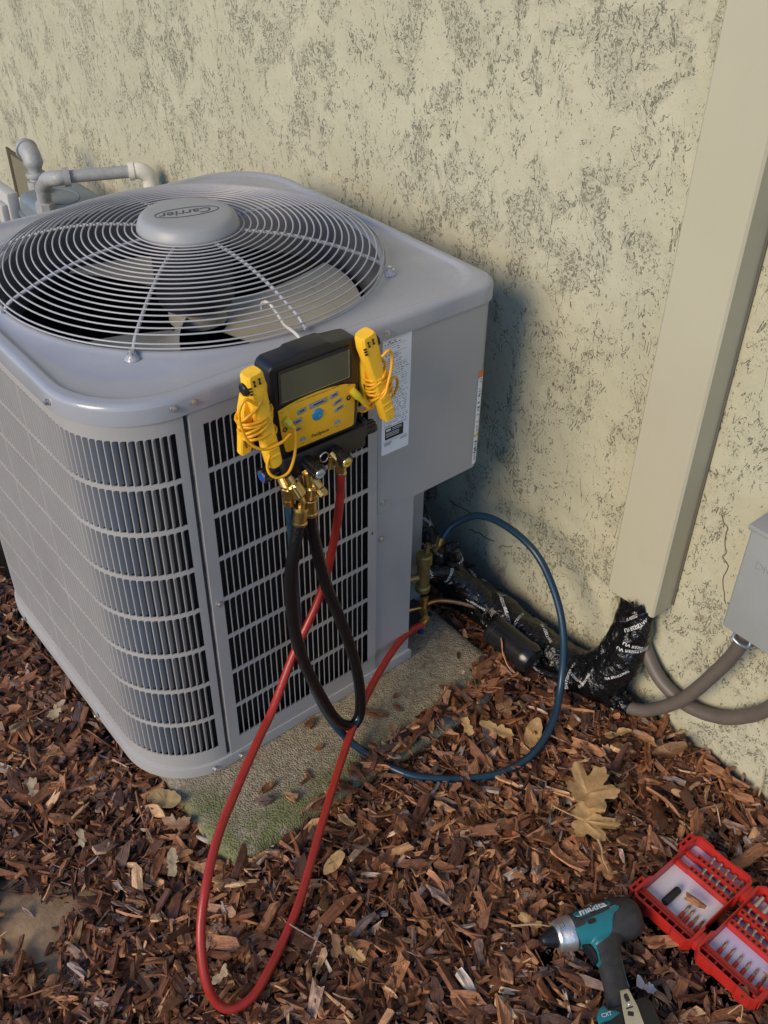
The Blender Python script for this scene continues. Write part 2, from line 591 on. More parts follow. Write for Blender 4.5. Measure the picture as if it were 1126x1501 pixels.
class G:
    def __init__(self):
        self.v = []
        self.f = []

    def add(self, V, F):
        k = len(self.v)
        self.v += [tuple(p) for p in V]
        self.f += [tuple(i + k for i in q) for q in F]
        return self

    def box(self, lo, hi, rot=None, about=None):
        x0, y0, z0 = lo
        x1, y1, z1 = hi
        V = [Vector(p) for p in ((x0, y0, z0), (x1, y0, z0), (x1, y1, z0), (x0, y1, z0), (x0, y0, z1), (x1, y0, z1), (x1, y1, z1), (x0, y1, z1))]
        if rot is not None:
            c = Vector(about) if about is not None else (V[0] + V[6]) / 2
            V = [c + rot @ (p - c) for p in V]
        return self.add(V, [(0, 3, 2, 1), (4, 5, 6, 7), (0, 1, 5, 4), (1, 2, 6, 5), (2, 3, 7, 6), (3, 0, 4, 7)])

    def tube(self, pts, r, n=10, closed=False, cap=True, sy=1.0):
        pts = [Vector(p) for p in pts]
        T, A, B = frames(pts, closed)
        V = []
        m = len(pts)
        for i in range(m):
            ri = r(i / (m - 1)) if callable(r) else r
            for k in range(n):
                a = 2 * PI * k / n
                V.append(pts[i] + A[i] * math.cos(a) * ri + B[i] * math.sin(a) * ri * sy)
        F = []
        for i in range(m if closed else m - 1):
            j = (i + 1) % m
            for k in range(n):
                l = (k + 1) % n
                F.append((i * n + k, i * n + l, j * n + l, j * n + k))
        if not closed and cap:
            F.append(tuple(range(n - 1, -1, -1)))
            F.append(tuple((m - 1) * n + k for k in range(n)))
        return self.add(V, F)

    def cyl(self, a, b, r0, r1=None, n=20):
        r1 = r0 if r1 is None else r1
        return self.lathe(a, b, [(0, 0), (0, r0), (1, r1), (1, 0)], n)

    def lathe(self, a, b, prof, n=24, squash=None, flute=0.0, ph=0.0):
        """prof: list of (t along a->b, radius)"""
        a = Vector(a)
        b = Vector(b)
        ax = (b - a)
        d = ax.normalized()
        up = Vector((0, 0, 1)) if abs(d.z) < 0.9 else Vector((0, 1, 0))
        A = (up - d * up.dot(d)).normalized()
        B = d.cross(A)
        V = []
        for t, r in prof:
            for k in range(n):
                q = 2 * PI * k / n + ph
                rr = r * (1 - (flute if k % 2 else 0))
                V.append(a + ax * t + A * math.cos(q) * rr + B * math.sin(q) * rr * (squash or 1))
        F = []
        for i in range(len(prof) - 1):
            for k in range(n):
                l = (k + 1) % n
                F.append((i * n + k, i * n + l, (i + 1) * n + l, (i + 1) * n + k))
        return self.add(V, F)

    def prism(self, poly, o, ux, uy, depth):
        """poly 2-D outline -> solid from plane o,ux,uy going along ux x uy by depth"""
        o = Vector(o)
        ux = Vector(ux)
        uy = Vector(uy)
        w = ux.cross(uy).normalized() * depth
        V = [o + ux * p[0] + uy * p[1] for p in poly]
        n = len(V)
        V += [p + w for p in V]
        F = [tuple(range(n - 1, -1, -1)), tuple(range(n, 2 * n))]
        F += [(i, (i + 1) % n, n + (i + 1) % n, n + i) for i in range(n)]
        return self.add(V, F)

    def grid(self, fn, nu, nv, closed_u=False):
        V = [fn(i / (nu if closed_u else nu - 1), j / (nv - 1)) for i in range(nu) for j in range(nv)]
        F = []
        for i in range(nu if closed_u else nu - 1):
            for j in range(nv - 1):
                a = i * nv + j
                b = ((i + 1) % nu) * nv + j
                F.append((a, b, b + 1, a + 1))
        return self.add(V, F)


def rrect(x0, z0, x1, z1, r, n=5):
    out = []
    rs = r if isinstance(r, (list, tuple)) else [r] * 4
    for (cx, cz, a0), rr in zip(((x1, z1, 0), (x0, z1, 90), (x0, z0, 180), (x1, z0, 270)), rs):
        sx = -1 if cx == x1 else 1
        sz = -1 if cz == z1 else 1
        for k in range(n + 1):
            a = math.radians(a0 + 90 * k / n)
            out.append((cx + sx * rr + rr * math.cos(a), cz + sz * rr + rr * math.sin(a)))
    return out


_fc = {}


def text_geo(s, size=1.0, shear=0.0, bold=0.0, ext=0.0):
    key = (s, shear, bold, ext)
    if key not in _fc:
        cu = bpy.data.curves.new('lettering', 'FONT')
        cu.body = s
        cu.size = 1.0
        cu.shear = shear
        cu.offset = bold
        cu.extrude = ext
        cu.resolution_u = 2
        cu.align_x = 'CENTER'
        cu.align_y = 'CENTER'
        o = bpy.data.objects.new('lettering_tmp', cu)
        COL.objects.link(o)
        dg = bpy.context.evaluated_depsgraph_get()
        dg.update()
        me = o.evaluated_get(dg).to_mesh()
        V = [tuple(v.co) for v in me.vertices]
        F = [tuple(p.vertices) for p in me.polygons]
        o.evaluated_get(dg).to_mesh_clear()
        bpy.data.objects.remove(o)
        bpy.data.curves.remove(cu)
        _fc[key] = (V, F)
    V, F = _fc[key]
    return [(x * size, y * size, z * size) for x, y, z in V], F


def text_on(g, s, size, o, ux, uy, **k):
    V, F = text_geo(s, size, **k)
    o = Vector(o)
    ux = Vector(ux).normalized()
    uy = Vector(uy).normalized()
    w = ux.cross(uy)
    g.add([o + ux * x + uy * y + w * z for x, y, z in V], F)
    return g


def nz(x, y=0, z=0):
    return mnoise.noise(Vector((x, y, z)))


# ---------------------------------------------------------------- ground
def ground():
    xs = np.concatenate([[-20, -8, -3, -1.6], np.linspace(-1.2, 0.82, 130), [1.5, 4, 20]])
    ys = np.concatenate([[-20, -8, -3, -1.9], np.linspace(-1.4, 1.6, 150), [3, 8, 20]])
    V = []
    for x in xs:
        for y in ys:
            d = math.hypot(x + 0.45, y + 0.06)
            z = 0.006 * nz(x * 7, y * 7) + 0.003 * nz(x * 40, y * 40) - 0.004 + 0.016 * math.exp(-(d / 0.13) ** 2)
            if abs(x) > 1.3 or abs(y) > 2:
                z = -0.004
            V.append((x, y, z))
    n = len(ys)
    F = [(i * n + j, (i + 1) * n + j, (i + 1) * n + j + 1, i * n + j + 1) for i in range(len(xs) - 1) for j in range(n - 1)]
    o = obj('ground', (V, F), SOIL, origin=(0, 0, 0), fix=False)
    o['kind'] = 'structure'


ground()

WX = 0.7776
# wall as a thick slab with slightly wavy face
gw = G()
ys = np.linspace(-3.0, 6.0, 181)
zs = np.linspace(-0.3, 3.2, 71)
V = [(WX + 0.0018 * nz(y * 3, z * 3), y, z) for y in ys for z in zs]
n = len(zs)
F = [(i * n + j, i * n + j + 1, (i + 1) * n + j + 1, (i + 1) * n + j) for i in range(len(ys) - 1) for j in range(n - 1)]
gw.add(V, F)
gw.box((WX + 0.01, -3.0, -0.3), (WX + 0.2, 6.0, 3.2))
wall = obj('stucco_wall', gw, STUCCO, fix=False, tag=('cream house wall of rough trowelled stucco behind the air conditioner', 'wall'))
g = G()
for cr_, r_ in (([(0.7765, 0.227, 0.187), (0.7765, 0.20, 0.188), (0.7765, 0.184, 0.194), (0.7765, 0.155, 0.196), (0.7765, 0.133, 0.208)], 0.0010),
                ([(0.7765, 0.155, 0.144), (0.7765, 0.145, 0.150), (0.7765, 0.139, 0.147), (0.7765, 0.12, 0.155), (0.7765, 0.104, 0.153), (0.7765, 0.073, 0.162)], 0.0010),
                ([(0.7765, 0.058, 0.151), (0.7765, 0.045, 0.166), (0.7765, 0.034, 0.170), (0.7765, 0.014, 0.184)], 0.0008),
                ([(0.7765, -0.453, 0.558), (0.7765, -0.462, 0.545), (0.7765, -0.47, 0.538), (0.7765, -0.472, 0.51), (0.7765, -0.48, 0.49), (0.7765, -0.476, 0.478), (0.7765, -0.491, 0.465), (0.7765, -0.489, 0.432), (0.7765, -0.506, 0.385)], 0.0009)):
    pts = [Vector((0.7768, p.y + 0.002 * nz(p.y * 90, p.z * 90), p.z + 0.002 * nz(p.z * 90, 5))) for p in spline(cr_, 5)]
    g.tube(pts, r_, 5)
obj('crack', g, CRACKM, wall)

# ---------------------------------------------------------------- concrete pad
def pad():
    ZP = 0.041
    x0, x1, y0, y1 = -0.121, 0.607, -0.195, 0.76
    cx, cy = (x0 + x1) / 2, (y0 + y1) / 2

    def bd(a, inset):
        hx, hy = (x1 - x0) / 2 - inset, (y1 - y0) / 2 - inset
        c, s = math.cos(a), math.sin(a)
        R = 0.11 if (c > 0 and s < 0) else 0.035
        lo, hi = 0, 2
        for _ in range(24):
            t = (lo + hi) / 2
            px, py = abs(c * t), abs(s * t)
            qx, qy = px - (hx - R), py - (hy - R)
            d = math.hypot(max(qx, 0), max(qy, 0)) + min(max(qx, qy), 0) - R
            if d < 0:
                lo = t
            else:
                hi = t
        return lo
    NA = 360
    prof = [(0.0, -0.03), (0.0, ZP - 0.017), (0.005, ZP - 0.006), (0.014, ZP), (0.03, ZP + 0.001), (0.08, ZP), (0.18, ZP), (0.5, ZP)]
    V = []
    for ins, z in prof:
        for k in range(NA):
            a = 2 * PI * k / NA
            t = bd(a, min(ins, 0.33)) * (1 if ins < 0.4 else 0.02)
            x, y = cx + math.cos(a) * t, cy + math.sin(a) * t
            w = 0.004 * nz(x * 25, y * 25, z * 30) + 0.0015 * nz(x * 110, y * 110)
            V.append((x + math.cos(a) * w, y + math.sin(a) * w, z + (0.6 * w if ins > 0 else 0)))
    F = []
    for i in range(len(prof) - 1):
        for k in range(NA):
            l = (k + 1) % NA
            F.append((i * NA + k, i * NA + l, (i + 1) * NA + l, (i + 1) * NA + k))
    F.append(tuple((len(prof) - 1) * NA + k for k in range(NA)))
    obj('concrete_pad', (V, F), CONC, tag=('mossy pebbled concrete pad under the grey air conditioner', 'slab'), angle=60)


pad()

# ---------------------------------------------------------------- air conditioner
CX, CY = 0.2490, 0.3965
AC = thing('air_conditioner', (CX, CY, 0.041), 'square grey outdoor air conditioner with round fan guard on concrete pad', 'air conditioner')
HW = 0.4005          # half width of the top


def outline_r(a, inset, rc, rs, hw=HW):
    """distance from the centre to a rounded square; rc = three big corners, rs = front corner by the wall"""
    c, s = math.cos(a), math.sin(a)
    h = hw - inset
    R = rs if (c > 0 and s < 0) else rc
    lo, hi = 0, 1.0
    for _ in range(26):
        t = (lo + hi) / 2
        px, py = abs(c * t), abs(s * t)
        qx, qy = px - (h - R), py - (h - R)
        d = math.hypot(max(qx, 0), max(qy, 0)) + min(max(qx, qy), 0) - R
        if d < 0:
            lo = t
        else:
            hi = t
    return lo


def top_panel():
    NA = 288
    rings = []
    ZT = 0.876
    spec = [  # inset, z, corner radius, small corner radius
        (0.0035, 0.842, 0.145, 0.045), (0.0, 0.842, 0.148, 0.048), (0.0, 0.866, 0.148, 0.048), (0.0012, 0.8705, 0.147, 0.048), (0.004, 0.8742, 0.144, 0.047),
        (0.009, 0.876, 0.14, 0.045), (0.0185, 0.8765, 0.136, 0.075), (0.0205, 0.8760, 0.135, 0.085), (0.0240, 0.8718, 0.132, 0.098), (0.0285, 0.8712, 0.130, 0.10)]
    V = []
    for ins, z, rc, rs in spec:
        for k in range(NA):
            a = 2 * PI * k / NA
            t = outline_r(a, ins, rc, rs)
            V.append((CX + math.cos(a) * t, CY + math.sin(a) * t, z))
    for r, z in ((0.3585, 0.8728), (0.353, 0.8780), (0.349, 0.8805), (0.344, 0.8795), (0.340, 0.873), (0.333, 0.855), (0.327, 0.82), (0.325, 0.775), (0.335, 0.765)):
        for k in range(NA):
            a = 2 * PI * k / NA
            V.append((CX + math.cos(a) * r, CY + math.sin(a) * r, z))
    F = []
    nt_ = len(spec) + 4
    quads = lambda a, b: [(i * NA + k, i * NA + (k + 1) % NA, (i + 1) * NA + (k + 1) % NA, (i + 1) * NA + k) for i in range(a, b) for k in range(NA)]
    obj('top_panel', (V[:(nt_ + 1) * NA], quads(0, nt_)), PAINT_SKY_TINT, AC, angle=50)
    V2 = V[nt_ * NA:]
    obj('fan_throat', (V2, quads(0, len(V2) // NA - 1)), M('throat_painted_shade', (0.085, 0.09, 0.105), 0.35, 0, 0.1, 20), AC, angle=50)  # throat colour darkened to carry the shade inside the fan opening


top_panel()

# hex bolt mesh, built once, pointing along -Y
gb = G()
gb.lathe((0, 0.001, 0), (0, -0.0015, 0), [(0, 0.0054), (1, 0.0054), (1, 0.0)], 20)
gb.lathe((0, -0.0015, 0), (0, -0.0055, 0), [(0, 0.0041), (0.8, 0.0041), (1, 0.0035), (1, 0)], 6)
gb.box((-0.003, -0.00575, -0.0004), (0.003, -0.0054, 0.0004))
BOLT = raw_mesh('bolt', gb.v, gb.f, STEEL, 35)


def bolt(loc, d, parent=AC, name='bolt'):
    q = Vector((0, -1, 0)).rotation_difference(Vector(d).normalized())
    return inst(name, BOLT, parent, loc, quat=q)


for p in ((-0.0197, -0.0045, 0.8595), (0.0118, -0.0045, 0.8592), (0.3777, -0.0045, 0.8565)):
    bolt(p, (0, -1, 0))
bolt((-0.1515, 0.128, 0.8575), (-1, -0.1, 0))
for p in ((0.0148, -0.003, 0.457), (0.3763, -0.0012, 0.505), (0.3745, -0.0012, 0.4177)):
    bolt(p, (0, -1, 0))
for p in ((0.021, -0.0072, 0.0555), (-0.036, -0.004, 0.0565), (0.352, -0.0072, 0.0555)):
    bolt(p, (0, -1, 0))
bolt((-0.153, 0.26, 0.055), (-1, 0, 0))
bolt((-0.153, 0.62, 0.055), (-1, 0, 0))


def wrap(s):
    """cabinet outline from the door seam round the curved corner, the long side and the back: position, outward normal"""
    R = 0.139
    L1 = 0.001
    x0, x1, y1 = -0.145, 0.643, 0.790
    segs = [('l', (-0.005, 0.0), (-1, 0), L1), ('a', (x0 + R, R), -90, R * PI / 2), ('l', (x0, R), (0, 1), y1 - 2 * R),
            ('a', (x0 + R, y1 - R), 180, R * PI / 2), ('l', (x0 + R, y1), (1, 0), x1 - x0 - 2 * R), ('a', (x1 - R, y1 - R), 90, R * PI / 2),
            ('l', (x1, y1 - R), (0, -1), y1 - R - 0.20)]
    for sg in segs:
        if s <= sg[3] or sg is segs[-1]:
            if sg[0] == 'l':
                dx, dy = sg[2]
                return (sg[1][0] + dx * s, sg[1][1] + dy * s), (-dy, dx)
            a = math.radians(sg[2]) - s / R
            return (sg[1][0] + R * math.cos(a), sg[1][1] + R * math.sin(a)), (math.cos(a), math.sin(a))
        s -= sg[3]


def wrap_n(s):
    """outward normal by rotating the walking direction"""
    (a, b), _ = wrap(max(0, s - 1e-4))
    (c, d), _ = wrap(s + 1e-4)
    tx, ty = c - a, d - b
    l = math.hypot(tx, ty)
    tx, ty = tx / l, ty / l
    return (-ty, tx)


WLEN = 0.001 + 0.139 * PI / 2 * 3 + 0.512 + 0.510 + 0.451
ROWZ = [(0.8148 - 0.0898 * i, 0.8148 - 0.0898 * i - 0.0818) for i in range(8)]
PITCH = 0.0119


def slat_mesh(h):
    """one louvre slat between two slots; local x along the sheet, y inwards, z up (0..h)"""
    g = G()
    prof = [(0, 0), (0.0017, 0), (0.0064, 0.0082), (0.0059, 0.0085), (0.0013, 0.0009), (0, 0.0009)]
    n = len(prof)
    V = []
    for z in (0.0, h):
        V += [(p[0], p[1], z) for p in prof]
    F = [tuple(range(n - 1, -1, -1)), tuple(range(n, 2 * n))] + [(i, (i + 1) % n, n + (i + 1) % n, n + i) for i in range(n)]
    g.add(V, F)
    # rounded slot ends
    k = 0.0042
    g.add([(0, 0, 0), (-k, 0, 0), (-k * 0.35, 0, k * 0.35), (0, 0, k)], [(0, 1, 2, 3)])
    g.add([(0.0017, 0, h), (0.0017 + k, 0, h), (0.0017 + k * 0.35, 0, h - k * 0.35), (0.0017, 0, h - k)], [(0, 1, 2, 3)])
    return g


SG = slat_mesh(0.0818)
SLAT = raw_mesh('slat', SG.v, SG.f, PAINT, 30)


def strip_panel(g, posn, s_list, za, zb, th=0.0012):
    """sheet strip following posn(s)->((x,y),(nx,ny)) between heights za, zb with folded edges"""
    V = []
    for s in s_list:
        (x, y), (nx, ny) = posn(s)
        V += [(x - nx * th * 2.2, y - ny * th * 2.2, za), (x, y, za), (x, y, zb), (x - nx * th * 2.2, y - ny * th * 2.2, zb)]
    F = []
    for i in range(len(s_list) - 1):
        a, b = 4 * i, 4 * (i + 1)
        for k in range(3):
            F.append((a + k, b + k, b + k + 1, a + k + 1))
    g.add(V, F)


# --- wrap panel: rails, stiles, slats
wp = lambda s: (wrap(s)[0], wrap_n(s))
first = 0.0165
cols = []
s = first
i = 0
stile_at = [0.364 + 0.143 * k for k in range(20)]
stiles = []
while s < WLEN - 0.02:
    if any(abs(s + PITCH / 2 - q) < PITCH / 2 for q in stile_at):
        stiles.append((s + 0.0002, s + 0.0058))
    cols.append(s)
    s += PITCH
g = G()
fine = [0.0] + list(np.arange(0.004, WLEN, 0.008)) + [WLEN]
strip_panel(g, wp, fine, ROWZ[0][0], 0.8435)
for i in range(7):
    strip_panel(g, wp, fine, ROWZ[i + 1][0], ROWZ[i][1])
strip_panel(g, wp, fine, 0.0665, ROWZ[7][1])
for zt, zb in ROWZ:
    strip_panel(g, wp, [0.0, 0.008, first - 0.0015], zb, zt)
    for a, b in stiles:
        strip_panel(g, wp, [a, b - 0.002], zb, zt)
    strip_panel(g, wp, [cols[-1] + PITCH, WLEN], zb, zt)
obj('wrap_panel', g, PAINT, AC, fix=False, angle=40)
n_own = 0
rest = G()
for ci, s in enumerate(cols):
    (x, y), (nx, ny) = wp(s + PITCH - 0.0012)
    # local x (along the sheet) runs against s: inward = -n, so x = z cross ... keep the slats all folded the same way round
    ang = math.atan2(nx, -ny)
    for zt, zb in ROWZ:
        if ci < 11:
            inst('slat', SLAT, AC, (x, y, zb), ang)
        else:
            ca, sa = math.cos(ang), math.sin(ang)
            rest.add([(x + ca * a - sa * b, y + sa * a + ca * b, zb + c) for a, b, c in SG.v], SG.f)
o = obj('slat', rest, PAINT, AC, fix=False, angle=30, kind='stuff')

# --- front grille door
g = G()
fp = lambda s: ((s, -0.0022), (0, -1))
X0, X1 = 0.0035, 0.3620
NS = 26
PF = (0.3405 - 0.0262) / NS
strip_panel(g, fp, [X0, X1], ROWZ[0][0], 0.8405, 0.002)
for i in range(7):
    strip_panel(g, fp, [X0, X1], ROWZ[i + 1][0], ROWZ[i][1])
strip_panel(g, fp, [X0, X1], 0.0665, ROWZ[7][1], 0.002)
for zt, zb in ROWZ:
    strip_panel(g, fp, [X0, 0.0258], zb, zt)
    strip_panel(g, fp, [0.3405, X1], zb, zt)
g.add([(X0, -0.0022, 0.0665), (X0, 0.012, 0.0665), (X0, 0.012, 0.8405), (X0, -0.0022, 0.8405)], [(0, 1, 2, 3)])
g.add([(X1, -0.0022, 0.0665), (X1, 0.012, 0.0665), (X1, 0.012, 0.8405), (X1, -0.0022, 0.8405)], [(0, 3, 2, 1)])
obj('grille_door', g, PAINT, AC, fix=False)
for zt, zb in ROWZ:
    for k in range(1, NS):
        inst('slat', SLAT, AC, (0.0262 + PF * k - 0.0024, -0.0022, zb))
g = G()
g.add([(0.0262 + 0.324, -0.0026, 0.440), (0.3525, -0.0026, 0.442), (0.3532, -0.0026, 0.4465), (0.3505, -0.0026, 0.4475), (0.3490, -0.0026, 0.443)], [(0, 1, 2, 3, 4)])
obj('slot_hole', g, INK, AC, fix=False)

# --- coil behind the louvres
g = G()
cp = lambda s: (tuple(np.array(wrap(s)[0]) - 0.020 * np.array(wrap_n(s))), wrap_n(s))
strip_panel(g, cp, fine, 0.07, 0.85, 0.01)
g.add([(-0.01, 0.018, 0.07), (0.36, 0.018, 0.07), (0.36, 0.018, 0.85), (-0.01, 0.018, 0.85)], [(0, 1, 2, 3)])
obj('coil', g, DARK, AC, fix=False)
# dark seam post behind the gap between wrap panel and door
g = G()
g.box((-0.010, 0.006, 0.067), (0.012, 0.010, 0.846))
obj('corner_post', g, DARKIN, AC)

# --- service box beside the door (upper, deep) and the lower valve panel
def service():
    g = G()
    n = 8
    # upper box: front, rounded vertical edge, side
    path = [(0.3645, -0.0002)] + [(0.628 - 0.02 + 0.02 * math.sin(a), 0.02 - 0.0202 * math.cos(a)) for a in np.linspace(0, PI / 2, 7)] + [(0.628, 0.24)]
    path = [(x, y) for x, y in path]
    z0 = 0.4815
    V = []
    for x, y in path:
        # the underside curls up a little at the outer corner
        lift = 0.02 * max(0, (x - 0.600) / 0.028) ** 1.5 if y < 0.03 else 0.02
        V += [(x, y, z0 + lift), (x, y, 0.8435)]
    F = [(2 * i, 2 * i + 2, 2 * i + 3, 2 * i + 1) for i in range(len(path) - 1)]
    g.add(V, F)
    g.add([(p[0], p[1], V[2 * i][2]) for i, p in enumerate(path)] + [(0.3645, 0.24, z0)], [tuple(range(len(path) + 1))])
    g.add([(0.628, 0.24, 0.48), (0.643, 0.24, 0.48), (0.643, 0.24, 0.8435), (0.628, 0.24, 0.8435)], [(0, 1, 2, 3)])
    obj('service_box', g, PAINT, AC, fix=False, angle=30)
    g = G()
    g.add([(0.3645, 0.0012, 0.0665), (0.4557, 0.0012, 0.0665), (0.4557, 0.0012, 0.4835), (0.3645, 0.0012, 0.4795)], [(0, 1, 2, 3)])
    g.add([(0.4557, 0.0012, 0.0665), (0.4557, 0.13, 0.0665), (0.4557, 0.13, 0.4835), (0.4557, 0.0012, 0.4835)], [(0, 1, 2, 3)])
    g.add([(0.3645, 0.0012, 0.0665), (0.3645, 0.02, 0.0665), (0.3645, 0.02, 0.48), (0.3645, 0.0012, 0.48)], [(0, 3, 2, 1)])
    obj('valve_panel', g, PAINT, AC, fix=False)
    g = G()
    g.add([(0.4557, 0.13, 0.045), (0.60, 0.13, 0.045), (0.60, 0.13, 0.50), (0.4557, 0.13, 0.50)], [(0, 1, 2, 3)])
    g.add([(0.60, 0.13, 0.045), (0.643, 0.20, 0.045), (0.643, 0.20, 0.50), (0.60, 0.13, 0.50)], [(0, 1, 2, 3)])
    g.add([(0.643, 0.20, 0.045), (0.643, 0.24, 0.045), (0.643, 0.24, 0.84), (0.643, 0.20, 0.84)], [(0, 1, 2, 3)])
    obj('recess_panel', g, PAINT, AC, fix=False)


service()

# --- base pan rim
def base_pan():
    g = G()
    off = lambda s, d: (tuple(np.array(wrap(s)[0]) + d * np.array(wrap_n(s))))
    prof = [(-0.004, 0.070), (0.0005, 0.0690), (0.0042, 0.0668), (0.0048, 0.0630), (0.0048, 0.0425), (0.0020, 0.0415), (-0.02, 0.0415)]
    pts = [(s, None) for s in fine[::1]]
    V = []
    for s in fine[::-1]:
        nx, ny = wrap_n(s)
        (x, y), _ = wrap(s)
        V += [(x + nx * d, y + ny * d, z) for d, z in prof]
    for x in (0.10, 0.20, 0.30, 0.4557):
        V += [(x, 0.0 - d, z) for d, z in prof]
    V += [(0.4557 + d * 1.0, 0.0 - d * 1.0, z) for d, z in prof]
    V += [(0.4557 + d, 0.13, z) for d, z in prof]
    V += [(0.60, 0.13 - d, z) for d, z in prof]
    m = len(prof)
    F = [(i * m + k, (i + 1) * m + k, (i + 1) * m + k + 1, i * m + k + 1) for i in range(len(V) // m - 1) for k in range(m - 1)]
    g.add(V, F)
    obj('base_pan', g, PAINT, AC, angle=30)
    g = G()
    g.box((-0.085, 0.06, 0.05), (0.58, 0.73, 0.055))
    obj('pan_floor', g, DARKIN, AC)


base_pan()

# --- fan guard
HUBZ = 0.945
R0, R1 = 0.098, 0.347


def dome(r):
    t = (r - R0) / (R1 - R0)
    return 0.8965 + (HUBZ - 0.8965) * (1 - max(0, t) ** 2.2) * 1.0 - (0.004 * max(0, t - 0.97) / 0.03)


NR = 21
for k in range(NR):
    r = R0 + (R1 - R0) * (k / (NR - 1))
    pts = [Vector((CX + r * math.cos(a), CY + r * math.sin(a), dome(r))) for a in np.linspace(0, 2 * PI, 121)[:-1]]
    gr = G().tube(pts, 0.00155, 6, closed=True)
    obj('guard_ring', gr, WIRE, AC, fix=False, angle=80)
gr = G().tube([Vector((CX + (R1 + 0.004) * math.cos(a), CY + (R1 + 0.004) * math.sin(a), 0.8865)) for a in np.linspace(0, 2 * PI, 121)[:-1]], 0.00155, 6, closed=True)
obj('guard_ring', gr, WIRE, AC, fix=False, angle=80)
for k in range(8):
    a = PI / 4 * k
    diag = k % 2 == 1
    rr = [0.085, R0, 0.15, 0.20, 0.26, 0.31, 0.335, 0.345] + ([0.352] if diag else [0.3505])
    pts = [Vector((CX + r * math.cos(a), CY + r * math.sin(a), dome(r) - 0.0045)) for r in rr]
    if diag:
        pts += [Vector((CX + 0.356 * math.cos(a), CY + 0.356 * math.sin(a), 0.8835)), Vector((CX + 0.368 * math.cos(a), CY + 0.368 * math.sin(a), 0.8815))]
    else:
        pts += [Vector((CX + 0.3545 * math.cos(a), CY + 0.3545 * math.sin(a), 0.885))]
    gr = G().tube(spline(pts, 3), 0.0032, 8)
    rod = obj('guard_rod', gr, WIRE, AC, fix=False, angle=60)
    if diag:
        c, s_ = CX + 0.360 * math.cos(a), CY + 0.360 * math.sin(a)
        g2 = G().lathe((c, s_, 0.8735), (c, s_, 0.8815), [(0, 0.013), (0.4, 0.0115), (0.7, 0.008), (1, 0.0075), (1, 0)], 20)
        obj('mounting_boss', g2, PAINT_SKY_TINT, AC, angle=50)
        g2 = G().lathe((c, s_, 0.8815), (c, s_, 0.8832), [(0, 0.0068), (1, 0.0068), (1, 0)], 20)
        g2.lathe((c, s_, 0.8832), (c, s_, 0.8880), [(0, 0.0050), (0.85, 0.0050), (1, 0.0043), (1, 0)], 6, ph=0.3)
        obj('bolt', g2, STEEL, AC)
    else:
        c, s_ = CX + 0.357 * math.cos(a), CY + 0.357 * math.sin(a)
        g2 = G().lathe((c - 0.006 * math.cos(a), s_ - 0.006 * math.sin(a), 0.885), (c, s_, 0.8845), [(0, 0), (0, 0.0042), (1, 0.0042), (1, 0)], 12)
        obj('rod_end', g2, WIRE, AC)
# hub cap
hc = G().lathe((CX, CY, 0.938), (CX, CY, 0.9685), [(0, 0.087), (0.0, 0.0905), (0.12, 0.0915), (0.35, 0.0905), (0.75, 0.0855), (0.92, 0.080), (0.98, 0.074), (1.0, 0.06), (1.0, 0.02), (1.0, 0.0)], 96)
hub = obj('hub_cap', hc, M('hub_cap_plastic', (0.31, 0.315, 0.32), 0.42, 0, 0.04, 12, dirt=((0.4, 0.39, 0.36), 0.62, 0.25)), AC, angle=40)
ux = Vector((-0.965, 0.263, 0)).normalized()      # the lettering is read from the far side of the unit
uy = Vector((0, 0, 1)).cross(ux)
g = G()
text_on(g, 'Carrier', 0.031, Vector((CX, CY, 0.9688)), ux, uy, shear=0.25, bold=0.012)
ov = [Vector((CX, CY, 0.9687)) + ux * 0.057 * math.cos(t) + uy * 0.0205 * math.sin(t) for t in np.linspace(0, 2 * PI, 61)[:-1]]
g.tube(ov, 0.0008, 5, closed=True)
obj('raised_lettering', g, M('emblem_grey', (0.055, 0.06, 0.07), 0.5), hub, fix=False)
# motor and fan
g = G().lathe((CX, CY, 0.936), (CX, CY, 0.80), [(0, 0), (0, 0.068), (0.1, 0.072), (0.9, 0.072), (1, 0.066), (1, 0.0)], 40)
obj('fan_motor', g, M('motor_black', (0.02, 0.02, 0.024), 0.4), AC)
g = G().lathe((CX, CY, 0.80), (CX, CY, 0.765), [(0, 0), (0, 0.055), (1, 0.055), (1, 0)], 32)
obj('fan_hub', g, BLADE, AC)
for b in range(3):
    a0 = math.radians(-49 + 120 * b)

    def bl(u, v, off=0.0):
        # u across the chord (leading to trailing), v from root to tip
        r = 0.055 + 0.258 * v
        span = math.radians(66) * (0.62 + 0.38 * math.sin(PI * min(1, v * 0.62 + 0.12)))
        an = a0 + (u - 0.5) * span + 0.28 * v * v + 0.05
        rr = r
        if v > 0.9:
            rr = r - 0.03 * (abs(u - 0.5) * 2) ** 4 * (v - 0.9) * 10
        z = 0.772 + 0.040 * (0.5 - u) * -1 + 0.012 * v - 0.01 * math.sin(PI * u) + off
        return Vector((CX + rr * math.cos(an), CY + rr * math.sin(an), z))
    g = G()
    g.grid(lambda u, v: bl(u, v), 16, 12)
    g.grid(lambda u, v: bl(1 - u, v, -0.0018), 16, 12)
    obj('fan_blade', g, BLADE, AC, angle=60, fix=False)

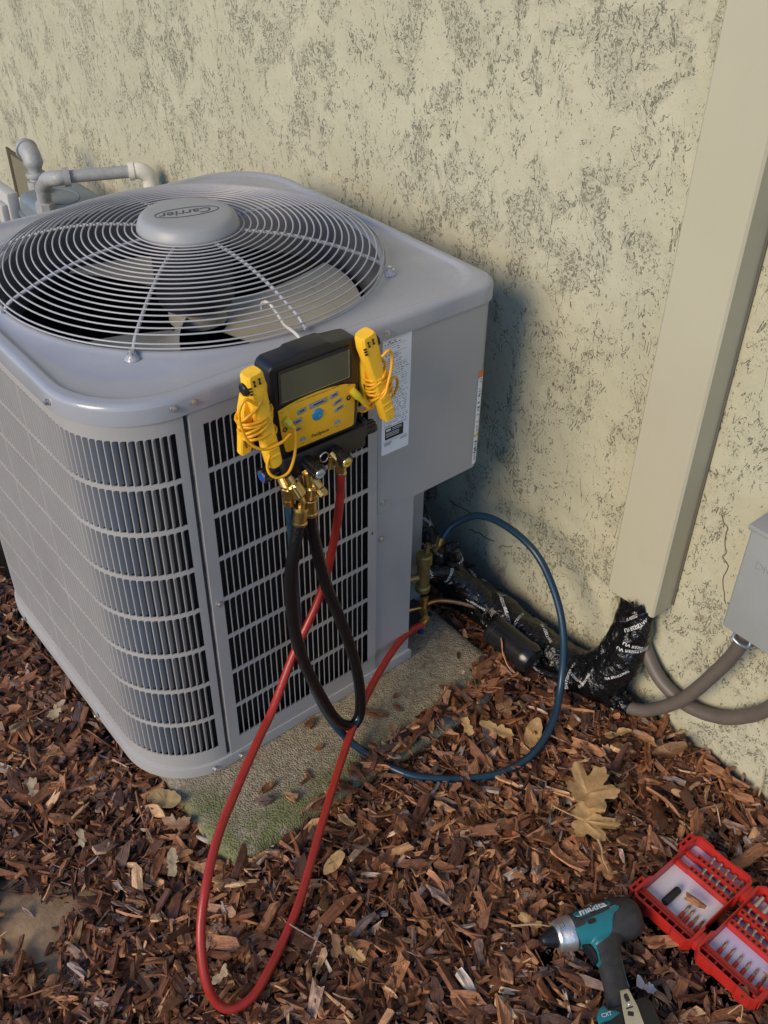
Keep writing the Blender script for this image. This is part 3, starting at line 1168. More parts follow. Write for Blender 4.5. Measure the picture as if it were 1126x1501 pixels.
# --- name plate label and warning strip on the service box
def label_plate():
    g = G()
    y = -0.0009
    x0, x1, z0, z1 = 0.3722, 0.4355, 0.6098, 0.8425
    pl = rrect(x0, z0, x1, z1, 0.003, 3)
    g.prism(pl, (0, y + 0.0006, 0), (1, 0, 0), (0, 0, 1), 0.0006)
    lab = obj('rating_label', g, LABEL, AC, fix=True, label='white rating label covered in fine black print')
    g = G()
    yy = -0.00012 + y

    def bar(xa, za, w, h):
        g.add([(xa, yy, za), (xa + w, yy, za), (xa + w, yy, za + h), (xa, yy, za + h)], [(0, 1, 2, 3)])
    rr = random.Random(5)
    z = 0.838
    bar(x0 + 0.004, z, 0.052, 0.0004)
    row = 0
    while z > 0.668:
        z -= rr.choice([0.0034, 0.0038, 0.0050])
        if rr.random() < 0.16:
            bar(x0 + 0.004, z, 0.05, 0.0004)
            continue
        x = x0 + 0.004 + rr.choice([0, 0, 0.002])
        lim = x1 - 0.006 if z < 0.79 else x0 + 0.040
        hh = 0.0028 if 0.822 < z < 0.834 else 0.0017
        while x < lim - 0.003:
            w = rr.uniform(0.0012, 0.0055)
            if rr.random() < 0.72:
                k = x
                while k < x + w:
                    q = rr.uniform(0.0006, 0.0015)
                    bar(k, z + rr.choice([0, 0.0003]), q, hh * rr.uniform(0.6, 1))
                    k += q + 0.0004
            x += w + rr.uniform(0.001, 0.004)
    bar(x0 + 0.003, 0.6665, 0.056, 0.0004)
    # black badge with white print
    bx = rrect(x0 + 0.0075, 0.6405, x0 + 0.050, 0.6665 - 0.002, 0.002, 3)
    k = len(g.v)
    g.add([(p[0], yy, p[1]) for p in bx], [tuple(range(len(bx)))])
    bar(x0 + 0.004, 0.6375, 0.055, 0.0004)
    bar(x0 + 0.004, 0.6355, 0.055, 0.0003)
    for i in range(3):
        bar(x0 + 0.006, 0.633 - 0.0024 * i, 0.018 - 0.002 * i, 0.0011)
    for i in range(2):
        bar(x1 - 0.02, 0.633 - 0.002 * i, 0.016, 0.0008)
    obj('printed_text', g, INK, lab, fix=False)
    g = G()
    yy = yy - 0.0001
    bar(x0 + 0.010, 0.6575, 0.011, 0.0045)
    for i in range(5):
        bar(x0 + 0.010 + (0.014 if i < 2 else 0), 0.6588 - 0.0032 * i + (0.0018 if i < 2 else 0), 0.022 if i < 2 else 0.030, 0.0011)
    obj('badge_lettering', g, WHITEINK, lab, fix=False)
    # warning strip folded over the rounded vertical edge
    def strip(za, zb, name, mat, par, off):
        path = [(0.6053, -0.0002 - off)] + [(0.608 + (0.02 + off) * math.sin(a), 0.02 - (0.0202 + off) * math.cos(a)) for a in np.linspace(0, 1.0, 5)]
        gg = G()
        V = []
        for x, yv in path:
            V += [(x, yv, za), (x, yv, zb)]
        gg.add(V, [(2 * i, 2 * i + 2, 2 * i + 3, 2 * i + 1) for i in range(len(path) - 1)])
        return obj(name, gg, mat, par, fix=False)
    w = strip(0.4925, 0.7035, 'warning_label', LABEL, AC, 0.0006)
    strip(0.688, 0.7035, 'orange_band', ORANGE, w, 0.0009)
    strip(0.556, 0.563, 'yellow_band', YPRINT, w, 0.0009)
    g = G()
    for i in range(36):
        z = 0.684 - 0.0052 * i
        if rr.random() < 0.75 and not 0.553 < z < 0.566:
            xx = 0.6075 + rr.uniform(0, 0.002)
            h = rr.choice([0.0012, 0.0016, 0.0034])
            g.add([(xx, -0.0013, z), (xx + rr.uniform(0.004, 0.008), -0.0010, z), (xx + 0.005, -0.0010, z + h), (xx, -0.0013, z + h)], [(0, 1, 2, 3)])
    obj('warning_print', g, INK, w, fix=False)


label_plate()

# --- service valves and short pipes in the recess
g = G()
g.lathe((0.545, 0.06, 0.150), (0.545, 0.06, 0.252), [(0, 0), (0, 0.017), (0.10, 0.0175), (0.14, 0.0145), (0.45, 0.0145), (0.72, 0.0140), (0.76, 0.0180), (0.97, 0.0180), (1.0, 0.016), (1, 0)], 24)
g.cyl((0.545, 0.06, 0.19), (0.49, 0.075, 0.19), 0.0085, n=16)
g.cyl((0.510, 0.069, 0.19), (0.500, 0.072, 0.19), 0.0115, n=6)
g.cyl((0.552, 0.06, 0.252), (0.556, 0.06, 0.275), 0.006, n=6)
obj('suction_valve', g, DBRASS, AC, angle=30)
g = G()
g.lathe((0.538, 0.045, 0.088), (0.538, 0.045, 0.145), [(0, 0), (0, 0.007), (0.2, 0.0105), (0.25, 0.0085), (0.7, 0.0085), (0.72, 0.0105), (1, 0.010), (1, 0)], 8)
g.cyl((0.538, 0.045, 0.112), (0.495, 0.06, 0.112), 0.0042, n=12)
g.cyl((0.538, 0.045, 0.110), (0.524, 0.022, 0.105), 0.0065, n=12)
obj('liquid_valve', g, BRASS, AC, angle=30)
g = G().tube(spline([(0.538, 0.045, 0.116), (0.56, 0.045, 0.114), (0.585, 0.04, 0.108), (0.615, 0.02, 0.10), (0.645, -0.01, 0.09)], 5), 0.0052, 10)
obj('liquid_pipe', g, COPPER, AC, fix=False)
g = G().cyl((0.518, 0.030, 0.082), (0.516, 0.028, 0.060), 0.0075, n=10)
obj('valve_cap', g, M('blue_cap', (0.01, 0.02, 0.12), 0.35), AC)
g = G().cyl((0.598, 0.068, 0.250), (0.592, 0.078, 0.225), 0.0055, n=6)
obj('hose_port', g, BRASS, AC)

# ---------------------------------------------------------------- corrugated drain piece on the wall behind
g = G()
pts = [Vector((0.745, 0.262, z)) for z in np.linspace(0.19, 0.42, 75)]
g.tube(pts, lambda t: 0.012 + 0.0022 * math.sin(t * 2 * PI * 18), 14)
obj('corrugated_conduit', g, M('rusty_brown_conduit', (0.10, 0.075, 0.05), 0.6, 0, 0.2, 60), tag=('short brown corrugated conduit behind the grey unit by the wall', 'conduit'))

# ---------------------------------------------------------------- line set cover
def cover():
    g = G()
    y0, y1 = -0.4041, -0.291
    x0 = 0.7173
    zb = 0.3063
    prof = [(WX - 0.0015, y0), (x0 + 0.004, y0), (x0, y0 + 0.004), (x0, y1 - 0.004), (x0 + 0.004, y1), (WX - 0.0015, y1)]
    inner = [(WX - 0.0015, y1 - 0.002), (x0 + 0.003, y1 - 0.002), (x0 + 0.003, y0 + 0.002), (WX - 0.0015, y0 + 0.002)]
    poly = prof + inner
    n = len(poly)
    V = [(x, y, zb) for x, y in poly] + [(x, y, 3.0) for x, y in poly]
    F = [(i, (i + 1) % n, n + (i + 1) % n, n + i) for i in range(n)] + [tuple(range(n - 1, -1, -1)), tuple(range(n, 2 * n))]
    g.add(V, F)
    o = obj('pipe_cover', g, CREAM, angle=40, tag=('tall cream rectangular duct cover running up the stucco wall', 'pipe cover'))
    g = G()
    g.box((0.7735, y0 - 0.004, zb + 0.004), (0.7765, y0 - 0.0005, 3.0))  # dark strip added as the shadow line where the cover meets the wall
    obj('cover_shadow_strip', g, M('painted_shadow_gap', (0.12, 0.11, 0.085), 0.6), o)


cover()

# ---------------------------------------------------------------- disconnect box
def disconnect():
    t = thing('disconnect_box', (0.73, -0.63, 0.42), 'grey metal electrical disconnect box on the stucco wall beside the duct cover', 'electrical box')
    zb, zt = 0.4255, 0.640
    ya, yb = -0.730, -0.556
    g = G().box((0.692, ya + 0.004, zb + 0.004), (0.7775, yb - 0.004, zt - 0.004))
    obj('box_body', g, BOXG, t, bevel=0.004)
    g = G()
    xf = 0.680
    g.box((xf, ya, zb), (xf + 0.045, yb, zt - 0.002))
    lid = obj('box_lid', g, BOXG, t, bevel=0.005, seg=3)
    g = G().box((xf - 0.006, ya - 0.003, zt - 0.001), (0.7775, yb + 0.003, zt + 0.010))
    obj('rain_hood', g, BOXG, t, bevel=0.003)
    g = G()
    text_on(g, 'Diversitech', 0.021, Vector((xf - 0.0004, -0.628, 0.580)), (0, -1, 0), (0, 0, 1), ext=0.05)
    obj('raised_lettering', g, BOXG, lid, fix=False)
    g = G()
    g.tube(spline([(0.684, -0.582, zb + 0.002), (0.680, -0.582, zb - 0.008), (0.680, -0.592, zb - 0.013), (0.680, -0.602, zb - 0.013), (0.680, -0.612, zb - 0.008), (0.684, -0.612, zb + 0.002)], 4), 0.0028, 8)
    obj('hasp', g, M('grey_blue_hasp', (0.22, 0.26, 0.32), 0.35, 0.5), t, fix=False)
    g = G()
    g.cyl((0.71, -0.587, 0.427), (0.7105, -0.585, 0.395), 0.0165, n=20)
    obj('conduit_gland', g, CONDUIT, t)


disconnect()


def conduit(name, pts, r, tag):
    sp = spline(pts, 14)
    n = len(sp)
    g = G().tube(sp, lambda t: r * (1 + 0.012 * math.sin(t * n * 0.9)), 16)
    return obj(name, g, CONDUIT, tag=tag, fix=False, angle=60)


conduit('flexible_conduit', [(0.71, -0.587, 0.403), (0.715, -0.578, 0.354), (0.72, -0.554, 0.282), (0.72, -0.506, 0.165), (0.72, -0.442, 0.077), (0.715, -0.391, 0.045)], 0.0135,
        ('brown grey flexible conduit dropping from the electrical box into the black tape', 'conduit'))
conduit('flexible_conduit', [(0.7625, -0.352, 0.245), (0.760, -0.372, 0.195), (0.752, -0.429, 0.142), (0.754, -0.5, 0.122), (0.754, -0.573, 0.15), (0.752, -0.628, 0.207), (0.745, -0.662, 0.268), (0.735, -0.69, 0.34), (0.725, -0.70, 0.424)], 0.0140,
        ('brown grey flexible conduit looping against the wall from under the duct cover', 'conduit'))

# ---------------------------------------------------------------- taped pipe bundle
class TubeSurf:
    def __init__(self, pts, rad, n=8, sq=1.0):
        self.p = spline(pts, n)
        self.T, self.A, self.B = frames(self.p)
        self.len = [0]
        for a, b in zip(self.p, self.p[1:]):
            self.len.append(self.len[-1] + (b - a).length)
        self.rad = rad
        self.sq = sq

    def at(self, s, ph, off=0.0):
        s = min(max(s, 0), self.len[-1] - 1e-6)
        i = int(np.searchsorted(self.len, s, side='right') - 1)
        t = (s - self.len[i]) / max(1e-9, self.len[i + 1] - self.len[i])
        P = self.p[i].lerp(self.p[i + 1], t)
        A = self.A[i].lerp(self.A[i + 1], t)
        B = self.B[i].lerp(self.B[i + 1], t)
        u = s / self.len[-1]
        r = self.rad(u)
        d = A * math.cos(ph) + B * math.sin(ph) * self.sq
        q = P + d * r
        w = 0.0055 * nz(q.x * 24, q.y * 24, q.z * 24) + 0.0030 * nz(q.x * 70, q.y * 70, q.z * 70)
        w += 0.0018 * abs(math.sin(s * 62 + ph * 1.0 + 1.2 * nz(s * 14, ph)))   # lapped turns of tape
        w -= 0.0025 * max(0, nz(q.x * 19 + 7, q.y * 19, q.z * 50))
        return P + d * (r + w + off)


def mesh_surf(S, nu=150, nv=30):
    g = G()
    V = [S.at(S.len[-1] * i / (nu - 1), 2 * PI * k / nv) for i in range(nu) for k in range(nv)]
    F = [(i * nv + k, i * nv + (k + 1) % nv, (i + 1) * nv + (k + 1) % nv, (i + 1) * nv + k) for i in range(nu - 1) for k in range(nv)]
    F += [tuple(range(nv - 1, -1, -1)), tuple((nu - 1) * nv + k for k in range(nv))]
    g.add(V, F)
    return g


tb = thing('taped_pipe_bundle', (0.69, -0.1, 0.02), 'pipe bundle wrapped in shiny black printed tape along the wall base', 'pipes')


def radf(u):
    xs = [0, .08, .2, .35, .5, .62, .72, .78, .86, .93, 1.0]
    rs = [.017, .022, .042, .046, .043, .046, .048, .043, .031, .023, .0175]
    return float(np.interp(u, xs, rs))


S1 = TubeSurf([(0.665, 0.22, 0.225), (0.672, 0.195, 0.165), (0.68, 0.155, 0.10), (0.685, 0.10, 0.067), (0.69, 0.018, 0.062), (0.695, -0.083, 0.058), (0.70, -0.18, 0.053), (0.71, -0.262, 0.050), (0.718, -0.318, 0.075), (0.727, -0.350, 0.130), (0.739, -0.362, 0.20), (0.7500, -0.366, 0.265), (0.7530, -0.366, 0.318)], radf)
obj('tape_wrap', mesh_surf(S1, 260, 36), TAPE, tb, fix=False, angle=70)
S2 = TubeSurf([(0.70, -0.23, 0.045), (0.712, -0.30, 0.042), (0.716, -0.36, 0.045), (0.715, -0.405, 0.052)], lambda u: 0.030 - 0.014 * u)
obj('tape_wrap', mesh_surf(S2, 80, 24), TAPE, tb, fix=False, angle=70)
S3 = TubeSurf([(0.615, 0.045, 0.245), (0.632, 0.06, 0.20), (0.645, 0.05, 0.14), (0.665, 0.02, 0.085), (0.68, -0.04, 0.062)], lambda u: 0.016 + 0.012 * u)
obj('tape_wrap', mesh_surf(S3, 90, 24), TAPE, tb, fix=False, angle=70)
S4 = TubeSurf([(0.556, 0.075, 0.175), (0.59, 0.07, 0.172), (0.625, 0.05, 0.155), (0.655, 0.02, 0.12), (0.67, -0.02, 0.08)], lambda u: 0.015 + 0.013 * u)
obj('tape_wrap', mesh_surf(S4, 90, 24), TAPE, tb, fix=False, angle=70)
S5 = TubeSurf([(0.705, -0.245, 0.060), (0.716, -0.285, 0.085), (0.728, -0.315, 0.135), (0.741, -0.325, 0.20), (0.7510, -0.326, 0.265), (0.7540, -0.325, 0.318)], lambda u: 0.030 - 0.0125 * min(1, u * 1.3))
obj('tape_wrap', mesh_surf(S5, 110, 26), TAPE, tb, fix=False, angle=70)
rt = random.Random(3)
g = G()
TV, TF = text_geo('UV RESISTANT', 1.0, bold=0.01)


def stamp(S, s0, ph0, ang, size):
    ca, sa = math.cos(ang), math.sin(ang)
    R = max(0.012, S.rad(s0 / S.len[-1]))
    V = []
    for x, y, z in TV:
        x *= size
        y *= size
        V.append(S.at(s0 + ca * x - sa * y, ph0 + (sa * x + ca * y) / R, 0.0008))
    g.add(V, TF)


for S, cnt in ((S1, 62), (S2, 8), (S3, 9), (S4, 8), (S5, 7)):
    for k in range(cnt):
        s0 = S.len[-1] * (k + rt.uniform(0.1, 0.9)) / cnt
        stamp(S, s0, rt.uniform(0, 2 * PI), rt.choice([0.5, 0.62, 0.55, 1.45, 1.6, -0.5]) + rt.uniform(-0.12, 0.12), rt.choice([0.0088, 0.0100, 0.0080]))
obj('printed_lettering', g, WHITEINK, tb, fix=False, kind='stuff')
# loose tape tails
for (a, b, c, w) in (((0.655, -0.21, 0.075), (0.66, -0.245, 0.06), (0.672, -0.28, 0.064), 0.010), ((0.672, -0.305, 0.085), (0.682, -0.345, 0.072), (0.69, -0.385, 0.062), 0.012),
                     ((0.704, -0.345, 0.30), (0.700, -0.372, 0.318), (0.722, -0.400, 0.300), 0.018)):
    sp = spline([a, b, c], 6)
    V = []
    for i, p in enumerate(sp):
        q = Vector((0.1, 0.1, 1)).normalized() * w * (0.6 + 0.4 * math.sin(i * 1.7))
        V += [p - q, p + q + Vector((0.004 * nz(i, 3), 0.004 * nz(i, 8), 0))]
    obj('tape_tail', (V, [(2 * i, 2 * i + 1, 2 * i + 3, 2 * i + 2) for i in range(len(sp) - 1)]), TAPE, tb, fix=False)

# filter drier
t = thing('filter_drier', (0.62, -0.14, 0.04), 'glossy black cylinder filter lying by the pad corner under the taped pipes', 'filter')
g = G().lathe((0.632, -0.066, 0.086), (0.636, -0.214, 0.076),
              [(0, 0), (0, 0.008), (0.05, 0.010), (0.09, 0.030), (0.14, 0.0345), (0.2, 0.0345), (0.21, 0.0330), (0.76, 0.0330), (0.77, 0.0355), (0.84, 0.0355), (0.92, 0.030), (0.97, 0.010), (1, 0.008), (1, 0)], 36)
obj('canister', g, BLACKG, t, angle=25)
g = G().tube(spline([(0.630, -0.20, 0.073), (0.633, -0.225, 0.068), (0.655, -0.25, 0.06), (0.68, -0.26, 0.055)], 5), 0.006, 10)
obj('outlet_pipe', g, TAPE, t, fix=False)
g = G().tube(spline([(0.628, -0.075, 0.084), (0.628, -0.05, 0.088), (0.64, -0.02, 0.09)], 5), 0.006, 10)
obj('inlet_pipe', g, TAPE, t, fix=False)

# ---------------------------------------------------------------- gauge hoses
def knurl(g, a, b, r, n=28):
    g.lathe(a, b, [(0, 0), (0, r * 0.8), (0.12, r), (0.88, r), (1, r * 0.8), (1, 0)], n, flute=0.09)


t = thing('gauge_hose', (0.0, -0.3, 0.03), 'red gauge hose looping down over the mulch and back to the valve', 'hose', 'hoses hanging from the yellow gauge')
REDP = [(0.2255, -0.076, 0.682), (0.228, -0.068, 0.62), (0.222, -0.060, 0.54), (0.189, -0.058, 0.422), (0.116, -0.070, 0.323), (0.046, -0.1, 0.253), (-0.005, -0.13, 0.238), (-0.079, -0.18, 0.225), (-0.154, -0.235, 0.212), (-0.213, -0.29, 0.19), (-0.251, -0.33, 0.149), (-0.272, -0.370, 0.092), (-0.268, -0.394, 0.050), (-0.25, -0.408, 0.037), (-0.218, -0.410, 0.035), (-0.181, -0.395, 0.035), (-0.126, -0.364, 0.035), (-0.063, -0.324, 0.042), (0.005, -0.271, 0.055), (0.076, -0.217, 0.072), (0.15, -0.162, 0.088), (0.221, -0.113, 0.1), (0.303, -0.064, 0.11), (0.394, -0.019, 0.115), (0.462, 0.006, 0.112), (0.502, 0.010, 0.106)]
obj('hose', G().tube(spline(REDP, 8), 0.0076, 14), HOSER, t, fix=False, angle=60)
g = G()
g.cyl((0.500, 0.010, 0.1065), (0.512, 0.015, 0.1045), 0.0093, n=20)
knurl(g, (0.511, 0.015, 0.1045), (0.528, 0.024, 0.103), 0.0085)
obj('fitting', g, BRASS, t, angle=25)
g = G()
g.lathe((0.2255, -0.076, 0.679), (0.2255, -0.076, 0.697), [(0, 0), (0, 0.0092), (0.15, 0.0095), (0.2, 0.0085), (1, 0.0085), (1, 0)], 20)
knurl(g, (0.2255, -0.076, 0.696), (0.2250, -0.074, 0.712), 0.0100)
g.cyl((0.2225, -0.088, 0.699), (0.213, -0.066, 0.719), 0.0050, n=10)
g.cyl((0.210, -0.070, 0.715), (0.208, -0.072, 0.694), 0.0048, n=10)
obj('fitting', g, BRASS, t, angle=25)

t = thing('gauge_hose', (0.4, -0.2, 0.03), 'teal blue gauge hose curving over mulch and up against the wall', 'hose', 'hoses hanging from the yellow gauge')
BLUEP = [(0.128, -0.066, 0.662), (0.137, -0.056, 0.562), (0.140, -0.052, 0.406), (0.145, -0.064, 0.274), (0.168, -0.092, 0.150), (0.206, -0.124, 0.062), (0.236, -0.181, 0.036), (0.261, -0.234, 0.030), (0.309, -0.282, 0.027), (0.363, -0.321, 0.026), (0.415, -0.344, 0.027), (0.482, -0.352, 0.034), (0.562, -0.33, 0.052), (0.622, -0.291, 0.094), (0.652, -0.255, 0.185), (0.668, -0.206, 0.256), (0.67, -0.139, 0.321), (0.67, -0.048, 0.336), (0.66, 0.023, 0.323), (0.63, 0.063, 0.288), (0.603, 0.070, 0.258)]
obj('hose', G().tube(spline(BLUEP, 8), 0.0078, 14), HOSEB, t, fix=False, angle=60)
g = G()
g.lathe((0.128, -0.066, 0.655), (0.127, -0.066, 0.690), [(0, 0), (0, 0.0098), (0.3, 0.0098), (0.32, 0.0088), (0.45, 0.0088), (0.46, 0.0108), (0.95, 0.0108), (1, 0.009), (1, 0)], 24, flute=0.06)
obj('fitting', g, BRASS, t, angle=25)
g = G()
g.cyl((0.604, 0.070, 0.262), (0.598, 0.070, 0.246), 0.0098, n=20)
obj('fitting', g, BRASS, t, angle=25)

t = thing('gauge_hose', (0.2, -0.1, 0.09), 'thick glossy black hose hanging in a narrow loop before the grille', 'hose', 'hoses hanging from the yellow gauge')
BLKP = [(0.132, -0.086, 0.629), (0.118, -0.089, 0.580), (0.107, -0.09, 0.523), (0.1065, -0.09, 0.44), (0.112, -0.092, 0.375), (0.126, -0.096, 0.302), (0.160, -0.105, 0.187), (0.182, -0.109, 0.132), (0.203, -0.112, 0.106), (0.220, -0.113, 0.099), (0.236, -0.110, 0.118), (0.243, -0.101, 0.172), (0.238, -0.094, 0.24), (0.226, -0.089, 0.304), (0.205, -0.086, 0.385), (0.184, -0.084, 0.46), (0.171, -0.082, 0.53), (0.161, -0.080, 0.60), (0.159, -0.080, 0.631)]
obj('hose', G().tube(spline(BLKP, 8), 0.0108, 16), HOSEK, t, fix=False, angle=60)
g = G()
g.lathe((0.133, -0.086, 0.626), (0.1375, -0.086, 0.658), [(0, 0), (0, 0.0128), (0.12, 0.0130), (0.16, 0.0115), (0.8, 0.0110), (0.84, 0.0128), (1, 0.0120), (1, 0.005)], 24)
g.tube(spline([(0.1375, -0.086, 0.656), (0.140, -0.087, 0.668), (0.137, -0.083, 0.680)], 4), 0.0058, 10)
knurl(g, (0.139, -0.084, 0.676), (0.131, -0.074, 0.699), 0.0118)
g.cyl((0.131, -0.074, 0.699), (0.127, -0.068, 0.712), 0.0070, n=12)
obj('fitting', g, BRASS, t, angle=25)
g = G()
g.lathe((0.159, -0.080, 0.628), (0.160, -0.079, 0.660), [(0, 0), (0, 0.0125), (0.15, 0.0128), (0.2, 0.0112), (0.9, 0.0112), (0.95, 0.0125), (1, 0.012), (1, 0)], 24, flute=0.05)
knurl(g, (0.160, -0.079, 0.660), (0.1605, -0.077, 0.684), 0.0128)
g.cyl((0.1605, -0.077, 0.684), (0.161, -0.074, 0.705), 0.007, n=12)
obj('fitting', g, BRASS, t, angle=25)

# ---------------------------------------------------------------- digital manifold gauge
GA = thing('manifold_gauge', (0.2, -0.035, 0.69), 'yellow and black digital gauge with large screen hooked on the fan guard', 'gauge')
yf = -0.055
body = [(0.1175, 0.8475), (0.114, 0.892), (0.118, 0.9005), (0.126, 0.9045), (0.160, 0.9050), (0.166, 0.9085), (0.225, 0.9090), (0.232, 0.9050), (0.262, 0.9020), (0.276, 0.9000), (0.283, 0.894), (0.283, 0.885), (0.2775, 0.760), (0.275, 0.742), (0.268, 0.737), (0.140, 0.739), (0.130, 0.742), (0.126, 0.750)]
g = G().prism(body, (0, yf + 0.043, 0), (1, 0, 0), (0, 0, 1), 0.043)
shell = obj('gauge_shell', g, BLACKP, GA, bevel=0.006, seg=3)
g = G()
yp = [(0.1235, 0.8265), (0.127, 0.785), (0.1335, 0.7505), (0.137, 0.7475), (0.262, 0.7465), (0.2665, 0.750), (0.2685, 0.785), (0.2705, 0.8215), (0.250, 0.8285), (0.225, 0.8325), (0.195, 0.8345), (0.165, 0.8335), (0.143, 0.8310)]
g.prism(yp, (0, yf - 0.0008, 0), (1, 0, 0), (0, 0, 1), 0.0022)
face = obj('face_plate', g, YELLOW, GA, bevel=0.0007)
g = G().prism(rrect(0.1275, 0.8345, 0.2640, 0.8925, 0.004, 3), (0, yf - 0.0006, 0), (1, 0, 0), (0, 0, 1), 0.0016)
bez = obj('screen_bezel', g, BLACKG, GA)
g = G().prism(rrect(0.1315, 0.8385, 0.2580, 0.8862, 0.002, 3), (0, yf - 0.0022, 0), (1, 0, 0), (0, 0, 1), 0.0004)
obj('screen', g, SCREEN, GA)
g = G()
for a, b in (((0.1312, 0.8382), (0.2584, 0.8382)), ((0.2584, 0.8382), (0.2584, 0.8866))):
    g.tube([(a[0], yf - 0.0024, a[1]), (b[0], yf - 0.0024, b[1])], 0.0004, 4)
obj('screen_edge', g, M('screen_edge_line', (0.55, 0.42, 0.10), 0.4), bez, fix=False)
g = G()
text_on(g, 'Wireless 4-Port Digital Refrigeration Manifold', 0.0044, (0.197, yf - 0.0031, 0.8302), (1, 0, 0), (0, 0, 1))
text_on(g, 'Fieldpiece', 0.0085, (0.199, yf - 0.0032, 0.7585), (1, 0, 0), (0, 0, 1), bold=0.02, shear=0.1)
text_on(g, 'T1', 0.005, (0.130, yf - 0.0032, 0.822), (1, 0, 0), (0, 0, 1))
text_on(g, 'T2', 0.005, (0.257, yf - 0.0032, 0.824), (1, 0, 0), (0, 0, 1))
for x, z in ((0.1655, 0.7525), (0.233, 0.7575)):
    text_on(g, 'PORT', 0.0028, (x, yf - 0.0032, z), (1, 0, 0), (0, 0, 1))
obj('lettering', g, INK, face, fix=False)
RB = Matrix.Identity(3)
for (x, z, w, h, sl) in ((0.1655, 0.812, 0.016, 0.0085, 0.0025), (0.197, 0.8145, 0.034, 0.0095, 0.0015), (0.2275, 0.8175, 0.015, 0.0085, 0.0025), (0.1575, 0.7965, 0.016, 0.0085, 0.0015),
                         (0.2340, 0.8030, 0.017, 0.0075, 0.004), (0.2365, 0.7900, 0.018, 0.0070, 0.005), (0.1560, 0.7820, 0.015, 0.0055, 0.001)):
    pl = [(x - w / 2, z - h / 2 - sl / 2), (x + w / 2, z - h / 2 + sl / 2), (x + w / 2, z + h / 2 + sl / 2), (x - w / 2, z + h / 2 - sl / 2)]
    g = G().prism(pl, (0, yf - 0.0022, 0), (1, 0, 0), (0, 0, 1), 0.0022)
    bt = obj('button', g, GREYB, GA, bevel=0.0008)
    g = G().add([(x - w * .28, yf - 0.0046, z - 0.0010), (x + w * .28, yf - 0.0046, z - 0.0010 + sl * .5), (x + w * .28, yf - 0.0046, z + 0.0012 + sl * .5), (x - w * .28, yf - 0.0046, z + 0.0012)], [(0, 1, 2, 3)])
    obj('button_print', g, INK, bt, fix=False)
for x, z in ((0.1655, 0.7605), (0.233, 0.7655)):
    g = G().prism([(x - 0.006, z - 0.003), (x + 0.006, z - 0.003), (x + 0.006, z + 0.001), (x + 0.002, z + 0.0045), (x - 0.002, z + 0.0045), (x - 0.006, z + 0.001)], (0, yf - 0.0022, 0), (1, 0, 0), (0, 0, 1), 0.0012)
    obj('indicator', g, GREYB, GA)
g = G().lathe((0.1955, yf - 0.0015, 0.7945), (0.1955, yf - 0.0055, 0.7945), [(0, 0.0112), (0.6, 0.0105), (1, 0.0085), (1, 0.004), (0.7, 0.003), (0.7, 0)], 32)
obj('dial_button', g, BLUEB, GA, angle=40)
for x, z in ((0.1335, 0.7905), (0.2560, 0.8020)):
    g = G().lathe((x, yf - 0.002, z), (x, yf - 0.0040, z), [(0, 0.0042), (1, 0.0042), (1, 0.0022), (0.3, 0.0022), (0.3, 0)], 20)
    obj('socket', g, BLACKG, GA)
# manifold block and knobs
g = G()
g.box((0.128, -0.058, 0.694), (0.292, -0.012, 0.7365))
obj('manifold_block', g, BLACKP, GA, bevel=0.004, seg=2)
g = G()
g.box((0.290, -0.050, 0.706), (0.302, -0.016, 0.740))
obj('end_piece', g, BLACKP, GA, bevel=0.003)


def knob(p0, p1, r, face_mat, txt):
    d = (Vector(p1) - Vector(p0)).normalized()
    g = G().lathe(p0, p1, [(0, 0), (0, r * 0.86), (0.1, r * 0.9), (0.86, r), (0.97, r * 0.96), (1, r * 0.86), (1, 0)], 24, flute=0.10)
    k = obj('valve_knob', g, BLACKG, GA, angle=22)
    e = Vector(p1) + d * 0.0004
    g = G().lathe(Vector(p1), e + d * 0.0006, [(0, r * 0.62), (1, r * 0.60), (1, 0)], 24)
    cap = obj('knob_cap', g, face_mat, k)
    g = G().lathe(Vector(p1) - d * 0.0004, e, [(0, r * 0.80), (1, r * 0.78), (1, r * 0.6)], 28)
    obj('knob_rim', g, M('knob_rim_chrome', (0.6, 0.6, 0.6), 0.25, 0.9), k)
    if txt:
        g = G()
        ux_ = Vector((1, 0, 0))
        text_on(g, txt, r * 0.5, e + d * 0.0009, ux_, Vector((0, 0, 1)))
        obj('cap_lettering', g, INK, k, fix=False)


knob((0.172, -0.057, 0.716), (0.172, -0.094, 0.7105), 0.0128, M('grey_cap', (0.42, 0.44, 0.45), 0.4), 'VAC')
knob((0.226, -0.057, 0.714), (0.226, -0.093, 0.7085), 0.0128, M('yellow_cap', (0.75, 0.50, 0.04), 0.4), 'REF')
knob((0.130, -0.037, 0.708), (0.098, -0.037, 0.706), 0.0128, M('blue_cap_gloss', (0.01, 0.07, 0.42), 0.3), None)
knob((0.300, -0.035, 0.712), (0.326, -0.035, 0.712), 0.0125, M('red_cap', (0.5, 0.02, 0.02), 0.35), None)
g = G()
g.lathe((0.166, -0.062, 0.705), (0.176, -0.098, 0.668), [(0, 0), (0, 0.0105), (0.1, 0.0112), (0.3, 0.0100), (0.68, 0.0082), (0.72, 0.0070), (0.76, 0.0085), (0.94, 0.0085), (1, 0.006), (1, 0)], 8)
obj('brass_port', g, BRASS, GA, angle=25)
for a_, b_, r_ in (((0.163, -0.060, 0.698), (0.162, -0.066, 0.676), 0.010), ((0.226, -0.06, 0.700), (0.225, -0.066, 0.690), 0.0085), ((0.128, -0.05, 0.698), (0.128, -0.062, 0.684), 0.0095)):
    obj('port_stub', G().cyl(a_, b_, r_, n=14), BRASS, GA, angle=25)
ringp = [Vector((0.200 + 0.0085 * math.cos(a), -0.066, 0.716 + 0.0085 * math.sin(a))) for a in np.linspace(0, 2 * PI, 25)[:-1]]
